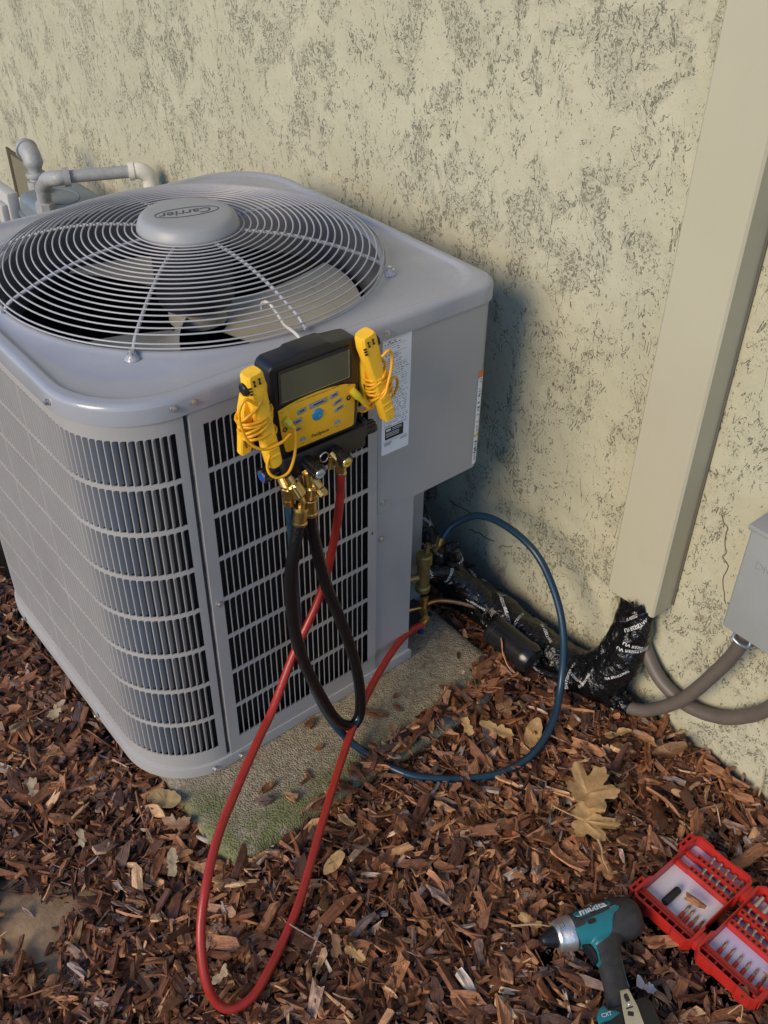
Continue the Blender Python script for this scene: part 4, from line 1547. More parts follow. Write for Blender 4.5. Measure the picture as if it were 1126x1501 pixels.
obj('hose_holder_ring', G().tube(ringp, 0.0013, 8, closed=True), STEEL, GA, fix=False)
HK = [(0.197, -0.020, 0.893), (0.200, -0.010, 0.905), (0.211, 0.026, 0.900), (0.222, 0.062, 0.891), (0.226, 0.084, 0.897), (0.223, 0.100, 0.9105), (0.2205, 0.113, 0.9125), (0.2195, 0.122, 0.906), (0.2215, 0.126, 0.895)]
obj('hanging_hook', G().tube(spline(HK, 6), 0.0026, 8), M('cream_wire_hook', (0.75, 0.70, 0.60), 0.35, 0.2), GA, fix=False)

# ---------------------------------------------------------------- clamp probes
def clamp(label, top, bot, back_off, wraps_at, loops, plug, seed, rear=None):
    top = Vector(top)
    bot = Vector(bot)
    t = thing('clamp_probe', bot, label, 'clamp probe', 'yellow clamp probes hung on the gauge')
    ax = (bot - top)
    L = ax.length
    d = ax.normalized()
    side = Vector((0, -1, 0)).cross(d).normalized()
    if side.x < 0:
        side = -side
    fr = Vector((0, -1, 0))

    def arm(o0, prof, th0, th1, name, ends=None):
        g = G()
        ta, ba = ends or (top, bot)
        V = []
        n = 12
        for u, w, o_ in prof:
            c = Vector(ta).lerp(Vector(ba), u) + o0 + side * o_
            th = th0 + (th1 - th0) * u
            for k in range(n):
                a = 2 * PI * k / n
                ca, sa = math.cos(a), math.sin(a)
                sx = math.copysign(abs(ca) ** 0.55, ca) * w
                sy = math.copysign(abs(sa) ** 0.55, sa) * th
                V.append(c + side * sx + fr * sy)
        m = len(prof)
        F = [(i * n + k, i * n + (k + 1) % n, (i + 1) * n + (k + 1) % n, (i + 1) * n + k) for i in range(m - 1) for k in range(n)]
        F += [tuple(range(n - 1, -1, -1)), tuple((m - 1) * n + k for k in range(n))]
        g.add(V, F)
        return obj(name, g, YCLAMP, t, angle=30)
    arm(Vector((0, 0, 0)), [(0, 0.0125, 0.001), (0.02, 0.0150, 0.001), (0.12, 0.0165, 0), (0.30, 0.0145, 0), (0.45, 0.0125, 0), (0.60, 0.0125, 0), (0.80, 0.0130, 0), (0.95, 0.0125, 0), (0.99, 0.011, 0), (1.0, 0.007, 0)], 0.013, 0.010, 'clamp_handle')
    arm(Vector((0, 0, 0)), [(0.0, 0.006, 0), (0.2, 0.0105, 0), (0.6, 0.0110, 0), (0.96, 0.0115, 0), (1.0, 0.009, 0)], 0.010, 0.007, 'clamp_handle', rear)
    g = G()
    for k in (-1, 0, 1):
        c = Vector(rear[0]).lerp(Vector(rear[1]), 0.70) + side * (0.006 * k) + fr * 0.0078
        g.prism(rrect(-0.0017, -0.017, 0.0017, 0.017, 0.0012, 2), c, side, -d, 0.0006)
    obj('handle_slots', g, M('slot_amber_dark', (0.22, 0.10, 0.01), 0.6), t)
    # jaw ribs at the top, grip ridges at the bottom
    g = G()
    for k in range(2):
        c = top + d * 0.012 + side * (-0.005 + 0.009 * k) + fr * 0.0132
        g.prism([(-0.0018, -0.005), (0.0018, -0.005), (0.0018, -0.0028), (0.0009, -0.0018), (0.0009, 0.0022), (0.0018, 0.0032), (0.0018, 0.005), (-0.0018, 0.005), (-0.0018, 0.0032), (-0.0009, 0.0022), (-0.0009, -0.0018), (-0.0018, -0.0028)], c, side, -d, 0.0012)
    for k in range(3):
        c = top + d * (0.017 + 0.005 * k) - side * 0.0125 + fr * 0.0105
        g.prism([(-0.0022, -0.001), (0.0022, -0.001), (0.0022, 0.001), (-0.0022, 0.001)], c, side, -d, 0.0028)
    obj('jaw_slots', g, INK, t)
    g = G()
    for k in range(3):
        c = top + d * (L * (0.72 + 0.075 * k)) + fr * 0.0098
        g.prism([(-0.0085, -0.0009), (0.0085, -0.0009), (0.0085, 0.0009), (-0.0085, 0.0009)], c, side, -d, 0.0016)
    obj('grip_ridges', g, YCLAMP, t)
    c = top + d * 0.022 + (-side if back_off[0] < 0 else side) * 0.017
    s2 = -side if back_off[0] < 0 else side
    g = G().lathe(c - s2 * 0.003, c + s2 * 0.003, [(0, 0.0105), (0.7, 0.0105), (1, 0.0085), (1, 0)], 24)
    obj('hinge_button', g, BLACKG, t)
    # wrapped cable
    rr = random.Random(seed)
    for (u0, u1, turns, rad, tilt) in wraps_at:
        pts = []
        N = int(turns * 18)
        for k in range(N + 1):
            a = 2 * PI * k / 18
            u = u0 + (u1 - u0) * k / N + 0.012 * math.sin(a * 0.37 + seed)
            cc = top + d * (u * L) + Vector(back_off) * 0.35
            rx = rad * (1 + 0.10 * math.sin(a * 0.21 + 2 * seed))
            pts.append(cc + side * rx * math.cos(a) + fr * (0.0185 + 0.002 * math.sin(a * .31)) * math.sin(a) + d * tilt * math.cos(a))
        obj('cable', G().tube(pts, 0.0025, 8), YCABLE, t, fix=False, angle=60)
    for lp in loops:
        obj('cable', G().tube(spline(lp, 8), 0.0024, 8), YCABLE, t, fix=False, angle=60)
    a, b = Vector(plug[0]), Vector(plug[1])
    dd = (b - a)
    g = G().lathe(a, b, [(0, 0), (0, 0.0052), (0.08, 0.0064), (0.55, 0.0064), (0.62, 0.0050), (0.95, 0.0034), (1, 0.0028), (1, 0)], 8)
    obj('plug', g, M('plug_yellow', (0.70, 0.55, 0.03), 0.4), t, angle=30)


clamp('yellow clamp probe whose cable is wound beside the blue knob of the gauge', (0.0735, -0.070, 0.917), (0.1015, -0.072, 0.748), (-0.024, 0.022, -0.004),
      [(0.42, 0.66, 4.2, 0.026, 0.003), (0.46, 0.60, 2.1, 0.028, -0.006), (0.24, 0.44, 1.1, 0.027, -0.012)],
      [[(0.070, -0.088, 0.872), (0.052, -0.088, 0.888), (0.041, -0.086, 0.872), (0.042, -0.086, 0.845), (0.052, -0.088, 0.815), (0.074, -0.092, 0.797), (0.105, -0.092, 0.797), (0.124, -0.086, 0.800)],
       [(0.146, -0.064, 0.793), (0.1455, -0.068, 0.783), (0.142, -0.072, 0.765), (0.132, -0.080, 0.748), (0.116, -0.088, 0.735), (0.098, -0.088, 0.733), (0.086, -0.084, 0.742), (0.084, -0.080, 0.757), (0.090, -0.080, 0.775)]],
      ((0.1325, -0.059, 0.811), (0.1455, -0.066, 0.792)), 1, ((0.070, -0.056, 0.875), (0.0635, -0.052, 0.776)))
clamp('yellow clamp probe wound with cable beside the white rating label', (0.2795, -0.068, 0.911), (0.3275, -0.070, 0.744), (0.010, 0.022, -0.004),
      [(0.46, 0.70, 4.2, 0.021, 0.003), (0.44, 0.74, 2.0, 0.023, -0.010)],
      [[(0.300, -0.086, 0.872), (0.312, -0.088, 0.880), (0.3205, -0.086, 0.868), (0.320, -0.086, 0.845), (0.312, -0.088, 0.822), (0.305, -0.090, 0.806), (0.296, -0.088, 0.797)],
       [(0.322, -0.078, 0.795), (0.334, -0.066, 0.802), (0.349, -0.056, 0.804), (0.362, -0.050, 0.797), (0.3665, -0.048, 0.783), (0.361, -0.048, 0.768), (0.349, -0.050, 0.761), (0.335, -0.056, 0.763), (0.322, -0.064, 0.770)],
       [(0.278, -0.066, 0.790), (0.289, -0.068, 0.776), (0.300, -0.062, 0.768), (0.312, -0.058, 0.772)],
       [(0.290, -0.050, 0.800), (0.283, -0.046, 0.782), (0.283, -0.046, 0.765), (0.296, -0.048, 0.757), (0.312, -0.050, 0.765)]],
      ((0.2615, -0.059, 0.815), (0.279, -0.067, 0.789)), 2, ((0.291, -0.052, 0.870), (0.300, -0.050, 0.772)))

# ---------------------------------------------------------------- gas meter and piping far along the wall
GM = thing('gas_meter', (0.54, 1.84, 0.0), 'grey gas meter standing by the wall behind the air conditioner', 'gas meter')
g = G()
pl = rrect(0.480, 1.70, 0.690, 1.955, 0.045, 5)
g.prism(pl, (0, 0, 0.22), (1, 0, 0), (0, 1, 0), 0.295)
obj('meter_body', g, METER, GM, bevel=0.022, seg=3)
g = G()
pl = rrect(0.472, 1.692, 0.698, 1.963, 0.045, 5)
g.prism(pl, (0, 0, 0.448), (1, 0, 0), (0, 1, 0), 0.012)
obj('meter_flange', g, METER, GM, bevel=0.002)
for k, (x, y) in enumerate(((0.49, 1.71), (0.58, 1.702), (0.675, 1.72), (0.690, 1.82), (0.67, 1.945), (0.484, 1.82))):
    g = G().cyl((x, y, 0.458), (x, y, 0.474), 0.009, n=6)
    obj('bolt', g, METER, GM)
g = G().prism(rrect(-0.034, -0.018, 0.034, 0.018, 0.012, 4), (0.560, 1.905, 0.513), (0.25, 0.95, 0), (-0.95, 0.25, 0), 0.012)
obj('name_badge', g, METER, GM, bevel=0.003)
g = G().tube([Vector((0.575 + 0.055 * math.cos(a), 1.83 + 0.075 * math.sin(a), 0.514)) for a in np.linspace(0, 2 * PI, 41)[:-1]], 0.004, 6, closed=True)
obj('cover_rib', g, METER, GM, fix=False)
g = G().box((0.462, 1.975, 0.36), (0.500, 2.36, 0.505))
obj('index_box', g, MBOX, GM, bevel=0.006)
g = G().box((0.440, 1.985, 0.37), (0.463, 2.35, 0.47))
obj('index_cover', g, MBOX, GM, bevel=0.006)
g = G().box((0.435, 2.02, 0.385), (0.4405, 2.30, 0.455))
obj('index_window', g, M('index_glass', (0.20, 0.19, 0.15), 0.15), GM, bevel=0.002)
g = G().lathe((0.502, 1.765, 0.505), (0.502, 1.765, 0.565), [(0, 0), (0, 0.030), (0.45, 0.030), (0.5, 0.026), (0.55, 0.022), (1, 0.020), (1, 0)], 8)
obj('union_nut', g, GALV, GM)
g = G().lathe((0.572, 1.985, 0.46), (0.572, 1.985, 0.50), [(0, 0), (0, 0.036), (0.5, 0.036), (0.55, 0.028), (1, 0.026), (1, 0)], 8)
obj('union_nut', g, GALV, GM)
GP = thing('gas_pipe', (0.6, 1.6, 0.5), 'galvanised gas pipe with white painted elbow entering the wall above the meter', 'pipe')
g = G()
g.tube(spline([(0.502, 1.765, 0.53), (0.497, 1.735, 0.585), (0.484, 1.66, 0.632), (0.490, 1.605, 0.650), (0.515, 1.593, 0.652)], 6), lambda t: 0.0195 + 0.002 * math.sin(t * PI), 18)
obj('elbow', g, GALV, GP, fix=False, angle=60)
g = G().cyl((0.508, 1.596, 0.652), (0.524, 1.590, 0.652), 0.0262, n=24)
obj('collar', g, GALV, GP)
g = G().cyl((0.52, 1.592, 0.652), (0.685, 1.526, 0.652), 0.0175, n=24)
obj('straight_pipe', g, GALV, GP)
g = G().cyl((0.676, 1.530, 0.652), (0.690, 1.5245, 0.652), 0.0255, n=24)
obj('collar', g, WPIPE, GP)
g = G().tube(spline([(0.688, 1.525, 0.652), (0.708, 1.517, 0.651), (0.727, 1.512, 0.635), (0.733, 1.512, 0.605), (0.733, 1.513, 0.585)], 6), lambda t: 0.0225 + 0.0015 * math.sin(t * PI), 18)
obj('elbow', g, WPIPE, GP, fix=False, angle=60)
g = G().lathe((0.733, 1.513, 0.592), (0.733, 1.513, 0.20), [(0, 0), (0, 0.0255), (0.035, 0.0255), (0.036, 0.019), (1, 0.019), (1, 0)], 22)
obj('riser', g, WPIPE, GP)
g = G().lathe((0.4965, 1.74, 0.576), (0.4955, 1.732, 0.590), [(0, 0), (0, 0.0245), (1, 0.0245), (1, 0)], 22)
obj('collar', g, GALV, GP)
g = G().lathe((0.733, 1.513, 0.590), (0.733, 1.513, 0.582), [(0, 0), (0, 0.0262), (1, 0.0262), (1, 0)], 24)
obj('rust_ring', g, M('pipe_rust', (0.34, 0.17, 0.06), 0.8, 0, 0.3, 90), GP)
GP2 = thing('gas_riser', (0.57, 2.0, 0.5), 'short grey gas riser with elbow bending up into the wall beside the meter', 'pipe')
g = G()
g.tube(spline([(0.572, 1.985, 0.46), (0.572, 1.985, 0.545), (0.573, 1.990, 0.585), (0.576, 2.015, 0.605), (0.580, 2.055, 0.608)], 6), lambda t: 0.0215 + (0.0085 if t > 0.42 else 0.0085 * max(0, (t - 0.32) / 0.10)), 18)
obj('elbow', g, GALV, GP2, fix=False, angle=60)
g = G().tube([(0.572, 1.985, 0.49), (0.572, 1.985, 0.525)], 0.0325, 8)
obj('collar', g, GALV, GP2)
g = G().lathe((0.572, 1.985, 0.536), (0.572, 1.986, 0.550), [(0, 0), (0, 0.0295), (0.5, 0.0315), (1, 0.0295), (1, 0)], 24)
obj('bead', g, GALV, GP2)
g = G().lathe((0.5755, 2.028, 0.6055), (0.5770, 2.040, 0.607), [(0, 0), (0, 0.034), (0.5, 0.036), (1, 0.034), (1, 0)], 24)
obj('bead', g, GALV, GP2)
# small wall vent with mesh behind the riser
VT = thing('wall_vent', (0.775, 2.69, 0.29), 'small screened vent opening in the stucco behind the gas riser', 'vent')
g = G()
g.box((0.771, 2.775, 0.20), (0.7772, 2.800, 0.39))
g.box((0.771, 2.60, 0.372), (0.7770, 2.775, 0.388))
obj('vent_frame', g, CRACKM, VT)
g = G()
g.add([(0.7750, 2.60, 0.20), (0.7750, 2.775, 0.20), (0.7750, 2.775, 0.372), (0.7750, 2.60, 0.372)], [(0, 3, 2, 1)])
for k in range(17):
    g.box((0.7738, 2.60 + 0.0103 * k, 0.20), (0.7746, 2.602 + 0.0103 * k, 0.372))
    g.box((0.7728, 2.60, 0.20 + 0.0101 * k), (0.7737, 2.775, 0.202 + 0.0101 * k))
obj('wire_mesh', g, M('vent_mesh', (0.26, 0.235, 0.16), 0.6), VT, fix=False)

# ---------------------------------------------------------------- impact driver lying on the mulch
DO = Vector((0.204, -0.6395, 0.052))
DA = Vector((0.914, -0.405, 0.0)).normalized()
DB = Vector((-0.405, -0.914, 0.0)).normalized()


def dw(a, b, z=0.0):
    return DO + DA * a + DB * b + Vector((0, 0, z))


DR = thing('impact_driver', (0.29, -0.70, 0.012), 'teal and black cordless impact driver lying on the mulch', 'power tool')
BODY = [(0.0, 0.0), (0.0, 0.0085), (0.004, 0.0105), (0.010, 0.0115), (0.0105, 0.0135), (0.018, 0.0150), (0.0185, 0.0165), (0.0245, 0.0175), (0.025, 0.0228), (0.030, 0.0245), (0.050, 0.0272), (0.060, 0.0290),
        (0.075, 0.0315), (0.095, 0.0335), (0.120, 0.0350), (0.140, 0.0360), (0.155, 0.0350), (0.166, 0.0315), (0.174, 0.0250), (0.178, 0.0150), (0.179, 0.0)]
br = lambda s: float(np.interp(s, [p[0] for p in BODY[1:]], [p[1] for p in BODY[1:]]))
g = G().lathe(DO, DO + DA * 0.0255, [(min(1, p[0] / 0.0255), p[1]) for p in BODY if p[0] <= 0.025] + [(1, 0.018)], 40)
obj('bit_holder', g, BLACKP, DR, angle=25)
g = G().lathe(DO + DA * 0.0245, DO + DA * 0.056, [(0, 0.016), (0, 0.0225), (0.12, 0.0250), (0.3, 0.0258), (0.33, 0.0264), (0.7, 0.0280), (0.73, 0.0285), (1.0, 0.0290), (1.0, 0.02)], 48)
hc_ = obj('hammer_case', g, ALU, DR, angle=25)
g = G()
for k in range(3):
    g.add([dw(0.031 + 0.0035 * k, -0.010, 0.0240 + 0.0008 * k), dw(0.0318 + 0.0035 * k, -0.010, 0.0240 + 0.0008 * k), dw(0.0318 + 0.0035 * k, 0.002, 0.0262 + 0.0008 * k), dw(0.031 + 0.0035 * k, 0.002, 0.0262 + 0.0008 * k)], [(0, 1, 2, 3)])
obj('case_marks', g, INK, hc_, fix=False)
g = G().lathe(DO + DA * 0.054, DO + DA * 0.179, [((p[0] - 0.054) / 0.125, p[1]) for p in [(0.054, 0.020), (0.054, 0.0292)] + [q for q in BODY if q[0] >= 0.06]], 56)
obj('motor_housing', g, RUBBER, DR, angle=50)
# handle: loft of rounded sections from the body down to the battery
HX = lambda b: float(np.interp(b, [0.0, 0.03, 0.06, 0.10, 0.14, 0.17], [0.108, 0.104, 0.095, 0.086, 0.076, 0.070]))
HR = lambda b: float(np.interp(b, [0.0, 0.025, 0.045, 0.07, 0.10, 0.125, 0.15, 0.17], [0.040, 0.034, 0.0225, 0.0205, 0.0200, 0.0215, 0.025, 0.030]))
HZ = lambda b: float(np.interp(b, [0.0, 0.03, 0.06, 0.12, 0.17], [0.022, 0.021, 0.0195, 0.0185, 0.020]))
g = G()
nb = 24
m = 26
for i in range(m):
    b = 0.008 + 0.150 * i / (m - 1)
    for k in range(nb):
        a = 2 * PI * k / nb
        g.v.append(tuple(dw(HX(b) + math.copysign(abs(math.cos(a)) ** 0.8, math.cos(a)) * HR(b), b, math.copysign(abs(math.sin(a)) ** 0.8, math.sin(a)) * HZ(b))))
g.f = [(i * nb + k, i * nb + (k + 1) % nb, (i + 1) * nb + (k + 1) % nb, (i + 1) * nb + k) for i in range(m - 1) for k in range(nb)] + [tuple(range(nb - 1, -1, -1)), tuple((m - 1) * nb + k for k in range(nb))]
obj('grip', g, RUBBER, DR, angle=60)


def dh(a, b, off=0.0):
    """height of the driver's upper skin above its axis"""
    r = br(a) if 0.0 <= a <= 0.179 else 0
    h1 = math.sqrt(max(0, r * r - b * b))
    h2 = 0
    if b > 0.008:
        q = abs(a - HX(b)) / HR(b)
        if q < 1:
            h2 = HZ(b) * (1 - q ** 2.5) ** (1 / 2.5)
    return max(h1, h2) + off


def patch(name, prof, off, mat, na=26, nbb=12, par=None):
    """prof rows (a, b_lo, b_hi): a skin following the housing"""
    A = [p[0] for p in prof]
    g = G()
    top, bot = [], []
    for i in range(na):
        a = A[0] + (A[-1] - A[0]) * i / (na - 1)
        lo = float(np.interp(a, A, [p[1] for p in prof]))
        hi = float(np.interp(a, A, [p[2] for p in prof]))
        for k in range(nbb):
            b = lo + (hi - lo) * k / (nbb - 1)
            edge = 0.0 if (k in (0, nbb - 1) or i in (0, na - 1)) else off
            g.v.append(tuple(dw(a, b, dh(a, b, edge if edge else -0.001))))
    g.f = [(i * nbb + k, (i + 1) * nbb + k, (i + 1) * nbb + k + 1, i * nbb + k + 1) for i in range(na - 1) for k in range(nbb - 1)]
    return obj(name, g, mat, par or DR, angle=50, fix=True)


tl = patch('teal_shell', [(0.050, 0.008, 0.0285), (0.058, 0.007, 0.0295), (0.066, 0.0065, 0.036), (0.072, 0.006, 0.040), (0.078, -0.001, 0.039), (0.090, -0.0025, 0.037), (0.105, -0.004, 0.032), (0.113, -0.005, 0.026), (0.118, -0.006, 0.012), (0.124, -0.007, 0.004), (0.133, -0.008, 0.0005), (0.138, -0.007, -0.004)], 0.0014, TEAL, 44, 20)
patch('teal_neck', [(0.070, 0.034, 0.058), (0.0725, 0.034, 0.068), (0.0750, 0.033, 0.068), (0.0775, 0.030, 0.056), (0.080, 0.030, 0.048)], 0.0016, TEAL, 12, 12)
pl_ = patch('name_panel', [(0.060, -0.017, -0.015), (0.065, -0.0225, -0.0085), (0.072, -0.0240, -0.0055), (0.118, -0.0270, -0.0105), (0.126, -0.0270, -0.0120), (0.130, -0.023, -0.019)], 0.0012, TEAL, 30, 8)
patch('front_collar', [(0.050, -0.024, 0.012), (0.054, -0.024, 0.011), (0.058, -0.023, 0.009)], 0.0008, TEAL, 8, 14)
g = G()
V, F = text_geo('makita', 0.0185, bold=0.03, shear=0.15)
g.add([dw(0.094 + x, -0.0160 - y - x * 0.06, dh(0.094 + x, -0.0160 - y - x * 0.06, 0.0017)) for x, y, z in V], F)
obj('brand_lettering', g, WHITEINK, pl_, fix=False)
g = G()
for k in range(5):
    a = 0.1165 + 0.0 * k
    b = -0.0255 + 0.0022 * k
    g.add([dw(a, b, dh(a, b, 0.0018)), dw(a + 0.006, b - 0.0003, dh(a + 0.006, b, 0.0018)), dw(a + 0.006, b + 0.0009, dh(a + 0.006, b, 0.0018)), dw(a, b + 0.0012, dh(a, b, 0.0018))], [(0, 1, 2, 3)])
obj('vent_slots', g, INK, pl_, fix=False)
g = G().lathe(dw(0.083, 0.006, dh(0.083, 0.006) - 0.001), dw(0.083, 0.006, dh(0.083, 0.006) + 0.004), [(0, 0.0042), (0.8, 0.0042), (1, 0.003), (1, 0)], 20)
g.box(dw(0.083, 0.006, 0).xyz - Vector((0.0, 0.0, 0)), dw(0.0835, 0.0065, 0.001).xyz)
q = dh(0.083, 0.006)
g = G().prism(rrect(-0.0075, -0.0038, 0.0075, 0.0038, 0.0036, 5), dw(0.083, 0.006, q - 0.001), DA, -DB, 0.0042)
obj('direction_switch', g, BLACKG, DR, bevel=0.0008)
g = G().prism(rrect(-0.0055, -0.0016, 0.0055, 0.0016, 0.0014, 3), dw(0.092, -0.0085, dh(0.092, -0.0085) - 0.0005), (DA - DB * -0.12).normalized(), -DB, 0.0015)
obj('model_badge', g, BLACKG, DR)
g = G().prism(rrect(-0.006, -0.0012, 0.006, 0.0012, 0.0011, 3), dw(0.1275, -0.0075, dh(0.1275, -0.0075) - 0.0005), (DA + DB * -0.1).normalized(), -DB, 0.0018)
obj('side_slot', g, M('slot_grey_metal', (0.18, 0.2, 0.24), 0.25, 0.6), DR)  # blue-grey half-metallic inset on the housing
g = G().prism([(0.058, 0.0255), (0.079, 0.030), (0.078, 0.048), (0.074, 0.062), (0.067, 0.060), (0.0655, 0.046), (0.062, 0.036)], DO + Vector((0, 0, 0.009)), DA, DB, 0.018)
obj('trigger', g, BLACKG, DR, bevel=0.003)
g = G().tube(spline([dw(0.112, 0.048, 0.0150), dw(0.1085, 0.070, 0.0130), dw(0.103, 0.095, 0.0120), dw(0.1005, 0.115, 0.0125)], 6), 0.0014, 6)
obj('grip_seam', g, TEAL, DR, fix=False)
g = G().tube(spline([dw(0.128, 0.020, 0.0275), dw(0.134, 0.004, 0.0335), dw(0.146, -0.006, 0.0350)], 6), 0.0006, 5)
obj('housing_seam', g, INK, DR, fix=False)
g = G().prism([(0.030, 0.142), (0.050, 0.136), (0.100, 0.132), (0.112, 0.140), (0.110, 0.190), (0.030, 0.190)], DO + Vector((0, 0, -0.028)), DA, -DB, 0.05)
g = G()
g.prism([(0.033, -0.150), (0.050, -0.140), (0.112, -0.136), (0.122, -0.145), (0.120, -0.20), (0.033, -0.20)], DO + Vector((0, 0, -0.028)), DA, -DB, 0.050)
bat = obj('battery', g, BLACKP, DR, bevel=0.004, seg=3)
g = G().prism([(0.028, -0.147), (0.036, -0.138), (0.045, -0.134), (0.049, -0.143), (0.060, -0.147), (0.066, -0.152), (0.044, -0.158), (0.028, -0.157)], DO + Vector((0, 0, 0.014)), DA, -DB, 0.011)
bt = obj('battery_latch', g, TEAL, DR, bevel=0.002)
g = G()
text_on(g, 'CXT', 0.0085, dw(0.043, 0.1495, 0.0253), DA, -DB)
obj('latch_lettering', g, WHITEINK, bt, fix=False)
# belt clip: bent metal plate with openings
gz = 0.022
g = G()
sec = [(0.118, 0.0155, 0.000), (0.121, 0.0175, 0.004), (0.127, 0.0190, 0.0065), (0.150, 0.0215, 0.0075), (0.175, 0.0220, 0.0060), (0.195, 0.0220, 0.003)]
path = []
for b, z, _ in sec:
    path.append((b, z))
wl_ = [0.0060, 0.0072, 0.0085, 0.0125, 0.0145, 0.0145]
V = []
for (b, z), w in zip(path, wl_):
    c = 0.088 - (b - 0.118) * 0.18
    for q, dz in ((-w, 0), (w, 0), (w, -0.0012), (-w, -0.0012)):
        V.append(dw(c + q, b, z + dz + 0.004))
F = []
for i in range(len(path) - 1):
    for k in range(4):
        F.append((i * 4 + k, i * 4 + (k + 1) % 4, (i + 1) * 4 + (k + 1) % 4, (i + 1) * 4 + k))
F += [(0, 1, 2, 3), (20, 23, 22, 21)]
g.add(V, F)
cl = obj('belt_clip', g, CLIP, DR, angle=20)
g = G()
g.prism(rrect(-0.0030, -0.006, 0.0030, 0.006, 0.0015, 3), dw(0.0852, 0.1335, 0.0235), DA, -DB, 0.0026)
g.prism(rrect(-0.0045, -0.003, 0.0045, 0.003, 0.0008, 2), dw(0.0795, 0.158, 0.0248), (DA + DB * 0.4).normalized(), -(DB - DA * .4).normalized(), 0.0022)
g.prism(rrect(-0.0060, -0.0007, 0.0060, 0.0007, 0.0006, 2), dw(0.0820, 0.1490, 0.0248), DA, -DB, 0.0018)
obj('clip_slots', g, BLACKG, cl)
g = G().lathe(dw(0.0842, 0.1435, 0.0245), dw(0.0842, 0.1435, 0.0280), [(0, 0.0036), (0.8, 0.0036), (1, 0.0028), (1, 0)], 16)
obj('clip_screw', g, STEEL, cl)

# ---------------------------------------------------------------- red bit case, open flat
BC = thing('bit_case', (0.475, -0.80, 0.024), 'open red plastic screwdriver bit case full of bits on the mulch', 'tool case')
ZB, ZR = 0.026, 0.058        # bottom and rim heights


def frame(name, x0, x1, y0, y1, ins):
    """tray shell with rim, outer lip and floor"""
    g = G()
    out = [(x0 + 0.010, y0), (x0 + 0.045, y0), (x0 + 0.050, y0 + 0.004), (x1 - 0.055, y0 + 0.004), (x1 - 0.050, y0), (x1 - 0.010, y0), (x1, y0 + 0.010), (x1, y0 + 0.035), (x1 - 0.004, y0 + 0.040), (x1 - 0.004, y1 - 0.040), (x1, y1 - 0.035), (x1, y1 - 0.010), (x1 - 0.010, y1),
           (x1 - 0.050, y1), (x1 - 0.055, y1 - 0.004), (x0 + 0.055, y1 - 0.004), (x0 + 0.050, y1), (x0 + 0.010, y1), (x0, y1 - 0.010), (x0, y1 - 0.035), (x0 + 0.004, y1 - 0.040), (x0 + 0.004, y0 + 0.040), (x0, y0 + 0.035), (x0, y0 + 0.010)]
    cx, cy = (x0 + x1) / 2, (y0 + y1) / 2
    inn = []
    for x, y in out:
        inn.append((min(max(x, x0 + ins), x1 - ins), min(max(y, y0 + ins), y1 - ins)))
    n = len(out)
    V = [(x + (cx - x) * 0.02, y + (cy - y) * 0.02, ZB) for x, y in out] + [(x, y, ZR - 0.010) for x, y in out] + [(x, y, ZR) for x, y in out] + [(x, y, ZR) for x, y in inn] + [(x, y, ZB + 0.006) for x, y in inn]
    F = []
    for r in range(4):
        F += [(r * n + i, r * n + (i + 1) % n, (r + 1) * n + (i + 1) % n, (r + 1) * n + i) for i in range(n)]
    F += [tuple(range(n - 1, -1, -1)), tuple(4 * n + i for i in range(n))]
    g.add(V, F)
    return obj(name, g, RED, BC, fix=False, angle=30)


def bx(name, lo, hi, mat, par=BC, bv=0.0008):
    return obj(name, G().box(lo, hi), mat, par, bevel=bv)


XA, XB = 0.3855, 0.5745
TY0, TY1 = -0.8000, -0.6775
UY0, UY1 = -0.9270, -0.8080
tray1 = frame('lid_tray', XA, XB, TY0, TY1, 0.0055)
tray2 = frame('base_tray', XA, XB + 0.004, UY0, UY1, 0.0055)


def comb(x0, x1, y0, y1, z, n, name='bit_rack', along='y', par=BC):
    """red rack bar with a row of dark pockets"""
    g = G()
    g.box((x0, y0, ZB + 0.004), (x1, y1, z - 0.002))
    g.box((x0, y0, z - 0.002), (x0 + 0.0022, y1, z))
    g.box((x1 - 0.0022, y0, z - 0.002), (x1, y1, z))
    st = (y1 - y0) / n
    for k in range(n + 1):
        yc = y0 + st * k
        a, b = (max(y0, yc - st * 0.24), min(y1, yc + st * 0.24))
        g.box((x0 + 0.0022, a, z - 0.002), (x1 - 0.0022, b, z))
    r = obj(name, g, RED, par, fix=False)
    g = G().box((x0 + 0.0023, y0 + 0.001, z - 0.0019), (x1 - 0.0023, y1 - 0.001, z - 0.0016))
    obj('pocket', g, INK, r, fix=False)
    return r


def bit(x, y, z, L, hd, ang=0.0, tilt=0.0, red=True):
    d = Vector((math.cos(ang) * math.cos(tilt), math.sin(ang) * math.cos(tilt), math.sin(tilt)))
    a = Vector((x, y, z))
    g = G()
    k_ = 1.0 if red else 1.3
    L *= 1.0 if red else 1.2
    g.lathe(a, a + d * L, [(p_, r_ * k_) for p_, r_ in [(0, 0), (0, 0.0030), (0.34, 0.0030), (0.40, 0.0020), (0.62, 0.0019), (0.70, 0.0030), (0.82, 0.0030), (0.96, 0.0014), (1, 0.0005), (1, 0)]], 6)
    o = obj('driver_bit', g, BITM, BC, angle=25)
    if red:
        g = G().lathe(a - d * 0.002, a + d * L * 0.42, [(0, 0), (0, 0.0035), (1, 0.0035), (1, 0.002)], 10)
        obj('colour_sleeve', g, RED, o, angle=30)
    return o


